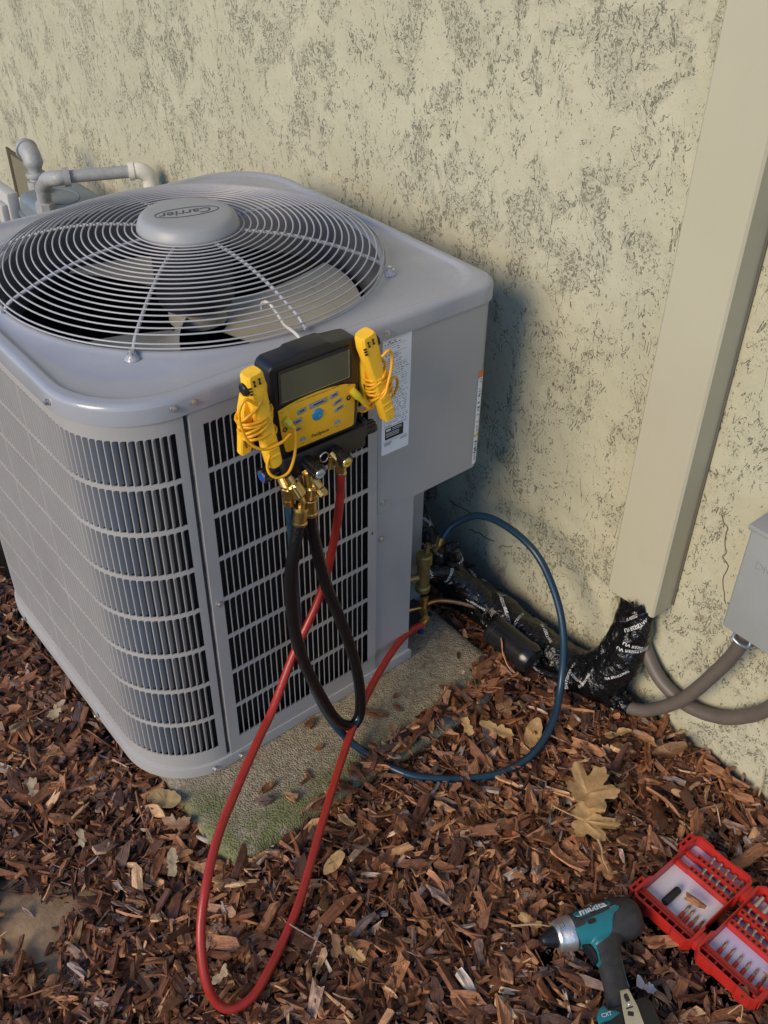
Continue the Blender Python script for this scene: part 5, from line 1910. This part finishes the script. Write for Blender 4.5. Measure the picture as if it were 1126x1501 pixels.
# upper tray
for T0, T1, up in ((TY0, TY1, True), (UY0, UY1, False)):
    y0, y1 = T0 + 0.006, T1 - 0.006
    g = G()
    g.box((XA + 0.0055, y0, ZB + 0.0062), (XB - 0.0055, y1, ZB + 0.0066))
    obj('insert_sheet', g, WINS if up else LILAC, BC, fix=False)
    # low side: ladder of pockets, then a plain red ledge
    g = G()
    xo = XA + 0.006
    g.box((xo, y0, ZB + 0.006), (xo + 0.0025, y1, ZR - 0.006))
    g.box((xo + 0.0115, y0, ZB + 0.006), (xo + 0.0135, y1, ZR - 0.006))
    for k in range(8):
        yc = y0 + (y1 - y0) * k / 7
        g.box((xo + 0.0025, max(y0, yc - 0.0017), ZB + 0.006), (xo + 0.0115, min(y1, yc + 0.0017), ZR - 0.007))
    lad = obj('pocket_ladder', g, RED, BC, fix=False)
    g = G().box((xo + 0.003, y0 + 0.0005, ZB + 0.0068), (xo + 0.011, y1 - 0.0005, ZB + 0.0072))
    obj('pocket', g, INK, lad, fix=False)
    bx('ledge', (xo + 0.0145, y0 + (0.002 if up else 0.0), ZB + 0.0062), (xo + 0.0265, y1 - 0.002, ZR - 0.010), RED)
    if up:
        comb(0.5070, 0.5185, y0, y1 - 0.045 + 0.020, ZR - 0.010, 9)
        comb(0.5360, 0.5475, y0, y1 - 0.040 + 0.020, ZR - 0.010, 9)
        bx('divider', (0.5060, y1 - 0.026, ZB + 0.006), (0.5150, y1, ZR - 0.014), RED)
        bx('divider', (0.5350, y1 - 0.022, ZB + 0.006), (0.5430, y1, ZR - 0.014), RED)
        for k in range(5):
            bit(0.5205, y0 + 0.008 + 0.0142 * k, ZB + 0.014, 0.0145, 0, 0.1, 0.2, False)
            bit(0.5495, y0 + 0.008 + 0.0150 * k, ZB + 0.014, 0.0160, 0, 0.1, 0.2, False)
        for yy, L_ in ((-0.7860, 0.030), (-0.7750, 0.029), (-0.7640, 0.033), (-0.7545, 0.035)):
            bit(0.4250, yy, ZB + 0.0105, L_, 0, 0.06)
        g = G().lathe((0.4270, -0.7215, ZB + 0.0140), (0.4660, -0.7215, ZB + 0.0140), [(0, 0), (0, 0.0062), (0.05, 0.0070), (0.95, 0.0070), (1, 0.0062), (1, 0.0035), (0.9, 0.003), (0.9, 0)], 24)
        obj('magnetic_holder', g, BLACKP, BC, angle=30)
    else:
        comb(0.4770, 0.4880, y0 + 0.001, y1, ZR - 0.010, 10)
        comb(0.5070, 0.5180, y0 + 0.001, y1, ZR - 0.010, 10)
        bx('divider', (0.5330, y0, ZB + 0.006), (0.5410, y1, ZR - 0.012), RED)
        for k in range(7):
            bit(0.4890, y0 + 0.010 + 0.0145 * k, ZB + 0.014, 0.0155, 0, 0.1, 0.2, False)
            bit(0.5190, y0 + 0.010 + 0.0145 * k, ZB + 0.014, 0.0135, 0, 0.1, 0.2, False)
        for k in range(5):
            yy = y0 + 0.030 + 0.0165 * k
            g = G().lathe((0.5400, yy, ZB + 0.017), (0.5640, yy, ZB + 0.020), [(0, 0), (0, 0.0046), (0.9, 0.0046), (1, 0.004), (1, 0.003), (0.8, 0.003), (0.8, 0)], 12)
            obj('nut_socket', g, STEEL, BC, angle=30)
        for k in range(6):
            bit(0.4240, y0 + 0.0115 + 0.0150 * k, ZB + 0.0105, 0.030, 0, 0.06)
# hinge, latch loops and the empty well between the trays
bx('hinge_bar', (XA + 0.012, -0.8085, ZB + 0.010), (XA + 0.040, -0.7990, ZR - 0.002), RED)
bx('hinge_bar', (XB - 0.042, -0.8085, ZB + 0.010), (XB - 0.014, -0.7990, ZR - 0.002), RED)
for x0 in (XA + 0.006, XB - 0.045):
    g = G()
    y = TY1
    x1 = x0 + 0.037
    g.box((x0, y - 0.001, ZB + 0.014), (x0 + 0.004, y + 0.0085, ZR - 0.003))
    g.box((x1 - 0.004, y - 0.001, ZB + 0.014), (x1, y + 0.0085, ZR - 0.003))
    g.box((x0, y + 0.0055, ZB + 0.0142), (x1, y + 0.0090, ZR - 0.0032))
    g.box(((x0 + x1) / 2 - 0.002, y - 0.001, ZB + 0.0144), ((x0 + x1) / 2 + 0.002, y + 0.0088, ZR - 0.0034))
    obj('latch_loop', g, RED, BC, fix=False)
for x0 in (XA + 0.010, XB - 0.030):
    g = G()
    y = UY0
    g.box((x0, y - 0.0010, ZB + 0.010), (x0 + 0.003, y + 0.012, ZR + 0.0005))
    g.box((x0 + 0.022, y - 0.0010, ZB + 0.010), (x0 + 0.025, y + 0.012, ZR + 0.0005))
    g.box((x0, y - 0.003, ZB + 0.0105), (x0 + 0.025, y + 0.0005, ZR + 0.0002))
    obj('latch', g, RED, BC, fix=False)
# deep side wells next to the hinge
g = G().box((0.438, -0.8065, ZB + 0.002), (0.530, -0.7935, ZB + 0.003))
bxw = G()
bxw.box((0.440, -0.7955, ZB + 0.006), (0.505, -0.7935, ZR - 0.001))
obj('hinge_wall', bxw, RED, BC)

# ---------------------------------------------------------------- fallen leaves
def leaf(label, loc, size, rot, shape, mat, curl=0.3, tilt=(0, 0), seed=0, group=None):
    rr = random.Random(seed)
    na, nr = 72, 7
    g = G()
    ca, sa = math.cos(rot), math.sin(rot)

    def rad(a):
        if shape == 'maple':
            r = 0.46
            for la, ll, w in ((0, 1.0, 0.50), (0.92, 0.90, 0.44), (-0.92, 0.90, 0.44), (1.85, 0.66, 0.40), (-1.85, 0.66, 0.40)):
                d = abs((a - la + PI) % (2 * PI) - PI)
                q = max(0, 1 - (d / w) ** 1.35)
                tooth = 0.13 * max(0, 1 - abs(d - 0.27) / 0.10) * (1 if ll > 0.7 else 0.5)
                r = max(r, 0.46 + (ll - 0.46) * q + tooth * ll)
            return r * (1 + 0.03 * math.sin(a * 23 + seed)) * (0.45 + 0.55 * min(1, abs(abs(a) - PI) / 0.5))
        if shape == 'oval':
            return 1 / math.sqrt((math.cos(a) / 1.0) ** 2 + (math.sin(a) / 0.48) ** 2) * (1 + 0.03 * math.sin(a * 9 + seed))
        base = 0.72 + 0.24 * math.cos(2 * a) + 0.14 * nz(math.cos(a) * 1.6 + seed * 3.1, math.sin(a) * 1.6, 0.5) * 2
        base += 0.16 * nz(math.cos(a) * 3.5 + seed, math.sin(a) * 3.5, 2.5) * 2
        base = max(0.25, base)
        return base / math.hypot(math.cos(a), math.sin(a) / 0.62)
    tx, ty = tilt
    for i in range(nr + 1):
        for k in range(na):
            a = 2 * PI * k / na - PI
            r = rad(a) * i / nr
            x, y = r * math.cos(a), r * math.sin(a)
            z = curl * (0.55 * (abs(y) ** 1.4) + 0.25 * x * x) + 0.12 * nz(x * 1.6 + seed, y * 1.6) + 0.03 * nz(x * 5 + seed, y * 5, 3)
            ridge = 0
            if shape != 'maple':
                z += curl * 0.25 * x
            for la in ((0, 0.85, -0.85) if shape == 'maple' else ()):
                d = abs(-x * math.sin(la) + y * math.cos(la))
                if x * math.cos(la) + y * math.sin(la) > 0:
                    ridge = max(ridge, 0.035 * max(0, 1 - d / 0.06))
            z += ridge
            X, Y, Z = x * size, y * size, z * size
            Z += tx * X + ty * Y
            g.v.append((loc[0] + ca * X - sa * Y, loc[1] + sa * X + ca * Y, loc[2] + Z))
    for i in range(nr):
        for k in range(na):
            g.f.append((i * na + k, i * na + (k + 1) % na, (i + 1) * na + (k + 1) % na, (i + 1) * na + k))
    t = thing('maple_leaf' if shape == 'maple' else 'dry_leaf', loc, label, 'leaf', group)
    obj('leaf_blade', g, mat, t, angle=80)
    if shape != 'bit':
        p0 = Vector(loc)
        L_ = size * (0.95 if shape == 'maple' else 0.35)
        pts = [p0 + Vector((ca * q * L_ - sa * w * L_, sa * q * L_ + ca * w * L_, 0.004 + 0.012 * abs(q))) for q, w in ((-0.05, 0), (-0.4, 0.03), (-0.75, 0.10), (-1.0, 0.16))]
        obj('leaf_stalk', G().tube(spline(pts, 4), 0.0011, 6), mat, t, fix=False)
    return t


gl = 'dry leaves fallen on the mulch'
leaf('large tan maple leaf with long stalk lying below the blue hose', (0.486, -0.492, 0.050), 0.068, math.radians(15), 'maple', LEAF_TAN, 0.45, (0.1, 0.15), 3, gl)
leaf('golden maple leaf half hidden under the large tan maple leaf', (0.446, -0.523, 0.036), 0.064, math.radians(-50), 'maple', LEAF_GOLD, 0.38, (0.0, 0.0), 8, gl)
leaf('tan leaf curled at the edge near the front of the pad corner', (0.432, -0.215, 0.034), 0.028, 1.2, 'bit', LEAF_GOLD, 0.5, (0.3, 0.2), 4, gl)
leaf('folded golden leaf inside the loop of the blue hose', (0.470, -0.262, 0.036), 0.034, 2.2, 'bit', LEAF_GOLD, 0.6, (0.2, -0.2), 7, gl)
leaf('pale oval leaf touching the blue hose on its inner side', (0.520, -0.318, 0.036), 0.034, 0.5, 'oval', LEAF_TAN, 0.5, (0.1, 0.1), 2, gl)
leaf('brown curled leaf beside the pad edge inside the blue hose loop', (0.52, -0.235, 0.036), 0.030, 0.3, 'maple', LEAF_BROWN, 0.6, (0.1, 0.1), 5, gl)
leaf('reddish brown leaf leaning on the end of the concrete pad', (0.470, -0.195, 0.045), 0.028, 2.0, 'bit', LEAF_BROWN, 0.7, (0.4, 0.3), 9, gl)
leaf('small golden leaf near the wall end of the black tape', (0.655, -0.425, 0.036), 0.027, 2.7, 'bit', LEAF_GOLD, 0.5, (-0.2, 0.2), 6, gl)
leaf('curled tan leaf against the foot of the stucco wall', (0.700, -0.520, 0.036), 0.034, -0.6, 'oval', LEAF_BROWN, 1.1, (0.1, -0.1), 11, gl)
leaf('olive tan oval leaf leaning against the mossy pad corner', (-0.143, 0.010, 0.034), 0.040, -1.15, 'oval', LEAF_OLIVE, 0.5, (0.2, 0.2), 12, gl)
leaf('brown leaf with curled tip next to the olive oval leaf', (-0.152, -0.050, 0.032), 0.030, -0.9, 'bit', LEAF_BROWN, 0.8, (0.2, 0.3), 21, gl)
leaf('pale cream leaf scrap between the pad corner and the red hose', (-0.197, -0.120, 0.034), 0.026, 1.0, 'bit', LEAF_PALE, 0.25, (0.3, 0.1), 13, gl)
leaf('pale torn leaf scrap beside the foot of the curved grey panel', (-0.325, 0.185, 0.034), 0.028, 1.4, 'bit', LEAF_PALE, 0.25, (0.2, 0.1), 15, gl)
leaf('round pale leaf close under the long louvred side', (-0.205, 0.345, 0.032), 0.026, 0.4, 'bit', LEAF_PALE, 0.25, (0.2, 0.2), 26, gl)
leaf('yellow leaf scrap in the middle of the red hose loop', (0.028, -0.300, 0.036), 0.026, 0.2, 'oval', LEAF_GOLD, 0.3, (0.1, 0.1), 17, gl)
leaf('crumpled cream leaf scrap inside the bottom bend of the red hose', (-0.238, -0.348, 0.034), 0.018, 0.2, 'bit', LEAF_PALE, 0.25, (0.1, 0.1), 19, gl)
leaf('amber leaf scrap lying between the red hose and the driver', (-0.045, -0.455, 0.034), 0.022, 1.9, 'bit', LEAF_GOLD, 0.4, (0.1, 0.1), 23, gl)
leaf('rusty leaf scrap beside the amber leaf scrap', (-0.060, -0.425, 0.034), 0.022, 0.9, 'bit', LEAF_BROWN, 0.4, (0.1, 0.1), 27, gl)
leaf('yellow leaf scrap near the nose of the driver', (0.222, -0.600, 0.036), 0.024, 2.2, 'bit', LEAF_GOLD, 0.3, (0.1, 0.0), 31, gl)
leaf('grey white crumpled leaf between the driver grip and the red case', (0.285, -0.795, 0.036), 0.022, 2.2, 'bit', leaf_mat('grey_white_leaf', (0.40, 0.38, 0.40), (0.25, 0.22, 0.22)), 0.9, (0.1, 0.0), 33, gl)
leaf('pale greenish leaf scrap above the bare earth patch', (-0.30, 0.03, 0.032), 0.020, 1.2, 'bit', LEAF_PALE, 0.25, (0.2, 0.0), 35, gl)


def twig(label, pts, r, mat):
    o = obj('twig', G().tube(spline(pts, 6), lambda t: r * (1 - 0.5 * t), 7), mat, fix=False, tag=(label, 'twig', 'twigs on the mulch'))
    return o


TW = M('pale_twig', (0.38, 0.27, 0.15), 0.7, 0, 0.2, 90)
twig('thin pale twig standing up just below the golden maple leaf', [(0.425, -0.570, 0.052), (0.418, -0.585, 0.050), (0.405, -0.600, 0.046), (0.398, -0.620, 0.040)], 0.0022, TW)
twig('thin brown stalk lying beyond the top corner of the red case', [(0.66, -0.655, 0.045), (0.645, -0.668, 0.06), (0.63, -0.69, 0.045)], 0.0018, TW)
twig('pale stalk leaning on the wall base beyond the mulch edge', [(0.762, -0.690, 0.02), (0.768, -0.686, 0.05), (0.772, -0.68, 0.085)], 0.0020, TW)
twig('bent straw stalk at the outer corner of the red case', [(0.352, -0.905, 0.04), (0.362, -0.915, 0.07), (0.357, -0.925, 0.04)], 0.0012, TW)
twig('long thin splinter crossing the mulch beside the driver nose', [(0.19, -0.585, 0.038), (0.225, -0.612, 0.041), (0.25, -0.64, 0.038)], 0.0018, TW)

# ---------------------------------------------------------------- bark mulch
def chips(n, lmean, lsd, zlo, zhi, region, tiltsd, asp=(0.22, 0.5), thick=(0.0015, 0.0045), tone=(0.0, 1.0), keep=None):
    """returns vertex array (n,24,3), tone array (n,24,4)"""
    x0, x1, y0, y1 = region
    P = np.empty((0, 2))
    while len(P) < n:
        Q = np.c_[RNG.uniform(x0, x1, n), RNG.uniform(y0, y1, n)]
        ok = keep(Q[:, 0], Q[:, 1])
        P = np.concatenate([P, Q[ok]])
    P = P[:n]
    L = np.clip(np.exp(RNG.normal(math.log(lmean), lsd, n)), lmean * 0.35, lmean * 2.6)
    W = L * RNG.uniform(asp[0], asp[1], n)
    W = np.clip(W, 0.0016, 0.022)
    T = RNG.uniform(thick[0], thick[1], n) * np.clip(L / 0.03, 0.5, 1.5)
    u = np.array([-0.5, -0.18, 0.16, 0.5])
    v = np.array([-0.5, 0.0, 0.5])
    U, Vv = np.meshgrid(u, v, indexing='ij')
    U = U.ravel()[None, :].repeat(n, 0)
    Vv = Vv.ravel()[None, :].repeat(n, 0)
    # ragged ends and waisted sides
    taper = 1 - RNG.uniform(0.0, 0.75, (n, 1)) * np.clip(U, 0, 1) * 2 * (RNG.random((n, 1)) < 0.6) - RNG.uniform(0.0, 0.5, (n, 1)) * np.clip(-U, 0, 1) * 2 * (RNG.random((n, 1)) < 0.5)
    Uj = U + RNG.normal(0, 0.055, U.shape) * (abs(U) > 0.4) * 1.6 + RNG.normal(0, 0.04, U.shape)
    skew = RNG.normal(0, 0.35, (n, 1)) * (W / L)[:, None]
    X = (Uj + skew * Vv) * L[:, None]
    Y = Vv * W[:, None] * taper * (1 + RNG.normal(0, 0.14, U.shape))
    bend = RNG.normal(0, 0.10, (n, 1)) * L[:, None]
    cup = RNG.normal(0, 0.18, (n, 1)) * W[:, None]
    Z0 = bend * (2 * U) ** 2 * 0.5 + cup * (2 * Vv) ** 2 * 0.5
    Zt = Z0 + T[:, None] * (0.5 + RNG.uniform(-0.28, 0.28, U.shape))
    Zb = Z0 - T[:, None] * (0.5 + RNG.uniform(-0.1, 0.1, U.shape))
    loc = np.concatenate([np.stack([X, Y, Zt], -1), np.stack([X * 0.97, Y * 0.94, Zb], -1)], 1)
    yaw = RNG.uniform(0, 2 * PI, n)
    pit = RNG.normal(0, tiltsd, n)
    rol = RNG.normal(0, tiltsd * 1.5, n)
    cy_, sy_ = np.cos(yaw), np.sin(yaw)
    cp_, sp_ = np.cos(pit), np.sin(pit)
    cr_, sr_ = np.cos(rol), np.sin(rol)
    x, y, z = loc[..., 0], loc[..., 1], loc[..., 2]
    y, z = y * cr_[:, None] - z * sr_[:, None], y * sr_[:, None] + z * cr_[:, None]
    x, z = x * cp_[:, None] + z * sp_[:, None], -x * sp_[:, None] + z * cp_[:, None]
    x, y = x * cy_[:, None] - y * sy_[:, None], x * sy_[:, None] + y * cy_[:, None]
    zc = RNG.uniform(zlo, zhi, n)
    hump = 0.006 * np.array([nz(a * 7, b * 7) for a, b in P])
    V3 = np.stack([x + P[:, 0:1], y + P[:, 1:2], z + (zc + hump)[:, None]], -1)
    low = V3[..., 2].min(1)
    V3[..., 2] += np.clip(0.0 - low, 0, 1)[:, None]
    tn = np.clip(RNG.beta(1.5, 1.85, n) * (tone[1] - tone[0]) + tone[0], 0, 1)
    r2 = RNG.random(n)
    C = np.empty((n, 24, 4))
    C[..., 0] = tn[:, None]
    C[..., 1] = r2[:, None]
    uu = (U * L[:, None] / 0.02)
    vv = (Vv * W[:, None] / 0.008)
    C[..., 2] = np.concatenate([uu, uu], 1) * 0.5 + 0.5
    C[..., 3] = np.concatenate([vv, vv + 0.2], 1) * 0.5 + 0.5
    return V3, C, L * W


def chip_faces():
    F = []
    for i in range(3):
        for j in range(2):
            a = i * 3 + j
            F.append((a, a + 3, a + 4, a + 1))
            F.append((12 + a, 12 + a + 1, 12 + a + 4, 12 + a + 3))
    ring = [0, 1, 2, 5, 8, 11, 10, 9, 6, 3]
    for k in range(10):
        a, b = ring[k], ring[(k + 1) % 10]
        F.append((a, b, 12 + b, 12 + a))
    return np.array(F)


CF = chip_faces()


def chip_mesh(name, V3, C):
    n = len(V3)
    me = bpy.data.meshes.new(name)
    me.vertices.add(n * 24)
    me.vertices.foreach_set('co', V3.reshape(-1).astype(np.float32))
    F = (CF[None] + (np.arange(n) * 24)[:, None, None]).reshape(-1, 4)
    me.loops.add(F.size)
    me.polygons.add(len(F))
    me.loops.foreach_set('vertex_index', F.reshape(-1).astype(np.int32))
    me.polygons.foreach_set('loop_start', np.arange(0, F.size, 4).astype(np.int32))
    me.update(calc_edges=True)
    ca = me.color_attributes.new('tone', 'FLOAT_COLOR', 'POINT')
    ca.data.foreach_set('color', C.reshape(-1).astype(np.float32))
    me.polygons.foreach_set('use_smooth', [False] * len(me.polygons))
    me.materials.append(CHIP)
    return me


def keep_ground(x, y):
    pad_ = (x > -0.112) & (x < 0.598) & (y > -0.186) & (y < 0.93)
    corner = (x > 0.53) & (y < -0.12)       # rounded pad corner by the filter
    spill = pad_ & (y < np.interp(x, [0.05, 0.2, 0.34, 0.43, 0.6], [-0.19, -0.168, -0.146, -0.148, -0.165]) + 0.006 * np.sin(x * 90)) & (x > 0.04)
    k = ~(pad_ & ~corner & ~spill) & (x < 0.766)
    d = np.hypot(x + 0.45, y + 0.06) + 0.02 * np.sin(x * 60) + 0.02 * np.cos(y * 50)
    k &= ~((d < 0.085) & (RNG.random(x.shape) > 0.035))
    unit = (x > -0.12) & (y > 0.0) & (x < 0.62)
    return k & ~unit


def low_under(V3):
    """press chips down where the case and the driver lie"""
    c = V3.mean(1)
    inside = ((c[:, 0] > 0.375) & (c[:, 0] < 0.585) & (c[:, 1] > -0.935) & (c[:, 1] < -0.665))
    d = c[:, :2] - np.array([DO.x, DO.y])
    a = d @ np.array([DA.x, DA.y])
    b = d @ np.array([DB.x, DB.y])
    inside |= ((a > -0.002) & (a < 0.182) & (abs(b) < 0.030)) | ((a > 0.055) & (a < 0.13) & (b > 0) & (b < 0.21))
    V3[inside, :, 2] = np.minimum(V3[inside, :, 2], 0.020)
    on_pad = (c[:, 0] > 0.03) & (c[:, 0] < 0.60) & (c[:, 1] > -0.192) & (c[:, 1] < 0.0)
    lift = np.clip(0.0425 - V3[..., 2].min(1), 0, 1) * on_pad
    V3[..., 2] += lift[:, None] + 0.006 * (on_pad * RNG.random(len(V3)))[:, None]
    # keep everything out of the wall
    V3[..., 0] = np.minimum(V3[..., 0], 0.7765)
    return V3


near = (-0.72, 0.776, -1.08, 0.42)
far = (-0.62, -0.10, 0.40, 1.35)
far2 = (0.58, 0.776, -0.2, 1.0)
sets = []
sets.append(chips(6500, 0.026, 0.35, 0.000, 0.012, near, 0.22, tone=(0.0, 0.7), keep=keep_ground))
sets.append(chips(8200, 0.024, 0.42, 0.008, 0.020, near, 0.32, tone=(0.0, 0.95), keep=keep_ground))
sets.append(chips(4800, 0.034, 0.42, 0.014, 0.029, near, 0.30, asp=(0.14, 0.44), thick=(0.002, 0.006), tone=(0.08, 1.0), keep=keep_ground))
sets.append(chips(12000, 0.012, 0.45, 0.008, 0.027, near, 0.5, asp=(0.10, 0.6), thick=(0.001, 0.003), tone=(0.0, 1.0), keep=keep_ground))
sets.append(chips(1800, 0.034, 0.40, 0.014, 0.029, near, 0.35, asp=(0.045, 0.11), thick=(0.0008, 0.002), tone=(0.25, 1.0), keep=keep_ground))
sets.append(chips(5200, 0.026, 0.40, 0.002, 0.022, far, 0.30, tone=(0.0, 0.95), keep=keep_ground))
sets.append(chips(1500, 0.020, 0.40, 0.002, 0.018, far2, 0.30, tone=(0.0, 0.8), keep=keep_ground))
V3 = np.concatenate([s_[0] for s_ in sets])
C3 = np.concatenate([s_[1] for s_ in sets])
AR = np.concatenate([s_[2] for s_ in sets])
V3 = low_under(V3)
# the 300 biggest chips lying on top in view are objects of their own
cen = V3.mean(1)
rel = cen - np.array([CAM.x, CAM.y, CAM.z])
cz = rel @ np.array(BACK)
px = 0.5 + (rel @ np.array(RIGHT)) / -cz * 1442.4 / 1126
py = 0.5 - (rel @ np.array(UP)) / -cz * 1442.4 / 1501
vis = (px > 0.01) & (px < 0.99) & (py > 0.55) & (py < 0.99)
vis &= cen[:, 2] > 0.016
unit_shadow = (cen[:, 0] > -0.16) & (cen[:, 1] > 0.05) & (cen[:, 0] < 0.64)
vis &= ~unit_shadow
score = np.where(vis, AR / (rel ** 2).sum(1) * (0.5 + cen[:, 2] / 0.03), 0)
idx = np.argsort(-score)[:300]
mask = np.ones(len(V3), bool)
mask[idx] = False
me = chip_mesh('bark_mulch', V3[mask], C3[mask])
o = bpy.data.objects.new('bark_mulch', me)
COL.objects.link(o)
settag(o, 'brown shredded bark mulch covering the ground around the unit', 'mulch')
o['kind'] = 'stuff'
LANDMARKS = (('the red bit case', (0.47, -0.80)), ('the driver nose', (0.20, -0.63)), ('the driver grip', (0.24, -0.80)), ('the bend of the red hose loop', (-0.24, -0.40)), ('the bare earth patch', (-0.45, -0.06)),
             ('the mossy pad corner', (-0.11, -0.19)), ('the curved grey corner panel', (-0.16, 0.08)), ('the long louvred side panel', (-0.19, 0.45)), ('the large tan maple leaf', (0.48, -0.49)), ('the foot of the stucco wall', (0.72, -0.62)),
             ('the outer bend of the blue hose', (0.38, -0.35)), ('the end of the black taped bundle', (0.68, -0.38)), ('the front edge of the concrete pad', (0.25, -0.22)), ('the open middle of the red hose loop', (-0.08, -0.27)),
             ('the gap between red hose and driver', (0.05, -0.52)), ('the cream leaf scraps', (-0.30, 0.14)))
used_labels = {}
for i in idx:
    c = V3[i].mean(0)
    near_name = min(LANDMARKS, key=lambda q: math.hypot(q[1][0] - c[0], q[1][1] - c[1]))[0]
    tn_ = C3[i, 0, 0]
    hue = 'dark brown' if tn_ < 0.25 else 'chestnut brown' if tn_ < 0.42 else 'reddish brown' if tn_ < 0.58 else 'light brown' if tn_ < 0.74 else 'pale tan'
    e_ = np.linalg.norm(V3[i][9:12].mean(0) - V3[i][0:3].mean(0)) / max(1e-4, np.linalg.norm(V3[i][3] - V3[i][5]))
    form = 'bark splinter' if e_ > 4.5 else 'narrow chip' if e_ > 2.8 else 'broad chip'
    lab_ = f'{hue} {form} on the mulch near {near_name}'
    c[2] = V3[i][:, 2].min()
    me = chip_mesh('bark_chip', (V3[i] - c)[None], C3[i][None])
    o = bpy.data.objects.new('bark_chip', me)
    COL.objects.link(o)
    o.location = c
    settag(o, lab_, 'bark chip', 'large loose bark chips of the mulch bed')

# chips that landed on the concrete pad and in the case
def lone_chip(label, loc, L, W, T, yaw, tone, group='bark chips on the concrete pad', roll=0.0):
    Vc, Cc, _ = chips(1, L, 0.001, 0, 0.0001, (0, 0.001, 0, 0.001), 0.02, asp=(W / L, W / L + 0.001), thick=(T, T + 0.0001), tone=(tone, tone + 0.001), keep=lambda x, y: x > -1)
    Vc = Vc[0]
    Vc = Vc - Vc.mean(0)
    # undo the random yaw by aligning the longest axis
    d = Vc[9:12].mean(0) - Vc[0:3].mean(0)
    a = yaw - math.atan2(d[1], d[0])
    R_ = np.array([[math.cos(a), -math.sin(a), 0], [math.sin(a), math.cos(a), 0], [0, 0, 1]])
    Vc = Vc @ R_.T
    Vc[:, 2] -= Vc[:, 2].min()
    me = chip_mesh('bark_chip', Vc[None], Cc)
    o = bpy.data.objects.new('bark_chip', me)
    COL.objects.link(o)
    o.location = loc
    settag(o, label, 'bark chip', group)
    return o


ZP = 0.0425
lone_chip('dark square bark chip on moss just behind the red hose', (0.000, -0.120, ZP), 0.020, 0.017, 0.012, 2.0, 0.25)
lone_chip('pinkish brown grooved bark chip on moss between both red hose lengths', (0.045, -0.145, ZP), 0.026, 0.015, 0.009, 2.1, 0.80)
lone_chip('flat reddish bark chip at the mossy pad edge beside the red hose', (0.020, -0.098, ZP), 0.026, 0.012, 0.007, 0.2, 0.62)
lone_chip('thin brown splinter pair on the pad above the moss', (0.100, -0.120, ZP), 0.024, 0.006, 0.004, 1.3, 0.45)
lone_chip('small thin splinter resting beside the splinter pair on the pad', (0.088, -0.128, ZP), 0.022, 0.005, 0.004, 0.1, 0.40)
lone_chip('reddish bark chip on clean concrete left of the black hose loop'.replace('left of', 'below'), (0.155, -0.080, ZP), 0.018, 0.011, 0.005, 0.3, 0.55)
lone_chip('long dark red bark splinter under the black hose loop', (0.285, -0.070, ZP), 0.042, 0.010, 0.005, -0.9, 0.40)
lone_chip('brown bark splinter beside the long dark red one on the pad', (0.300, -0.092, ZP), 0.032, 0.008, 0.004, -0.5, 0.50)
lone_chip('small round brown bark chip at the pad middle near the red hose', (0.362, -0.070, ZP), 0.015, 0.010, 0.004, 0.4, 0.45)
lone_chip('short brown bark chip next to the round one on the pad', (0.345, -0.098, ZP), 0.017, 0.009, 0.004, 1.4, 0.40)
lone_chip('small orange bark chip near the rounded end of the pad', (0.395, -0.085, ZP), 0.011, 0.008, 0.003, 0.4, 0.95)
lone_chip('dark splinter on the pad close to the red hose fitting', (0.545, -0.065, ZP), 0.020, 0.005, 0.003, 0.9, 0.30)
lone_chip('tiny pale chip on the pad close to the black filter', (0.520, -0.110, ZP), 0.009, 0.005, 0.002, 0.5, 1.0)
lone_chip('dark bark chip on the pad under the grille door', (0.180, -0.020, ZP), 0.030, 0.014, 0.006, 0.4, 0.35)
lone_chip('brown bark chip resting inside the upper tray of the red case', (0.465, -0.755, 0.0425), 0.034, 0.012, 0.007, -1.35, 0.62, 'bark chips in the red case')
lone_chip('small brown bark chip caught on the rim of the red case', (0.3935, -0.902, 0.052), 0.018, 0.012, 0.006, 0.8, 0.35, 'bark chips in the red case')
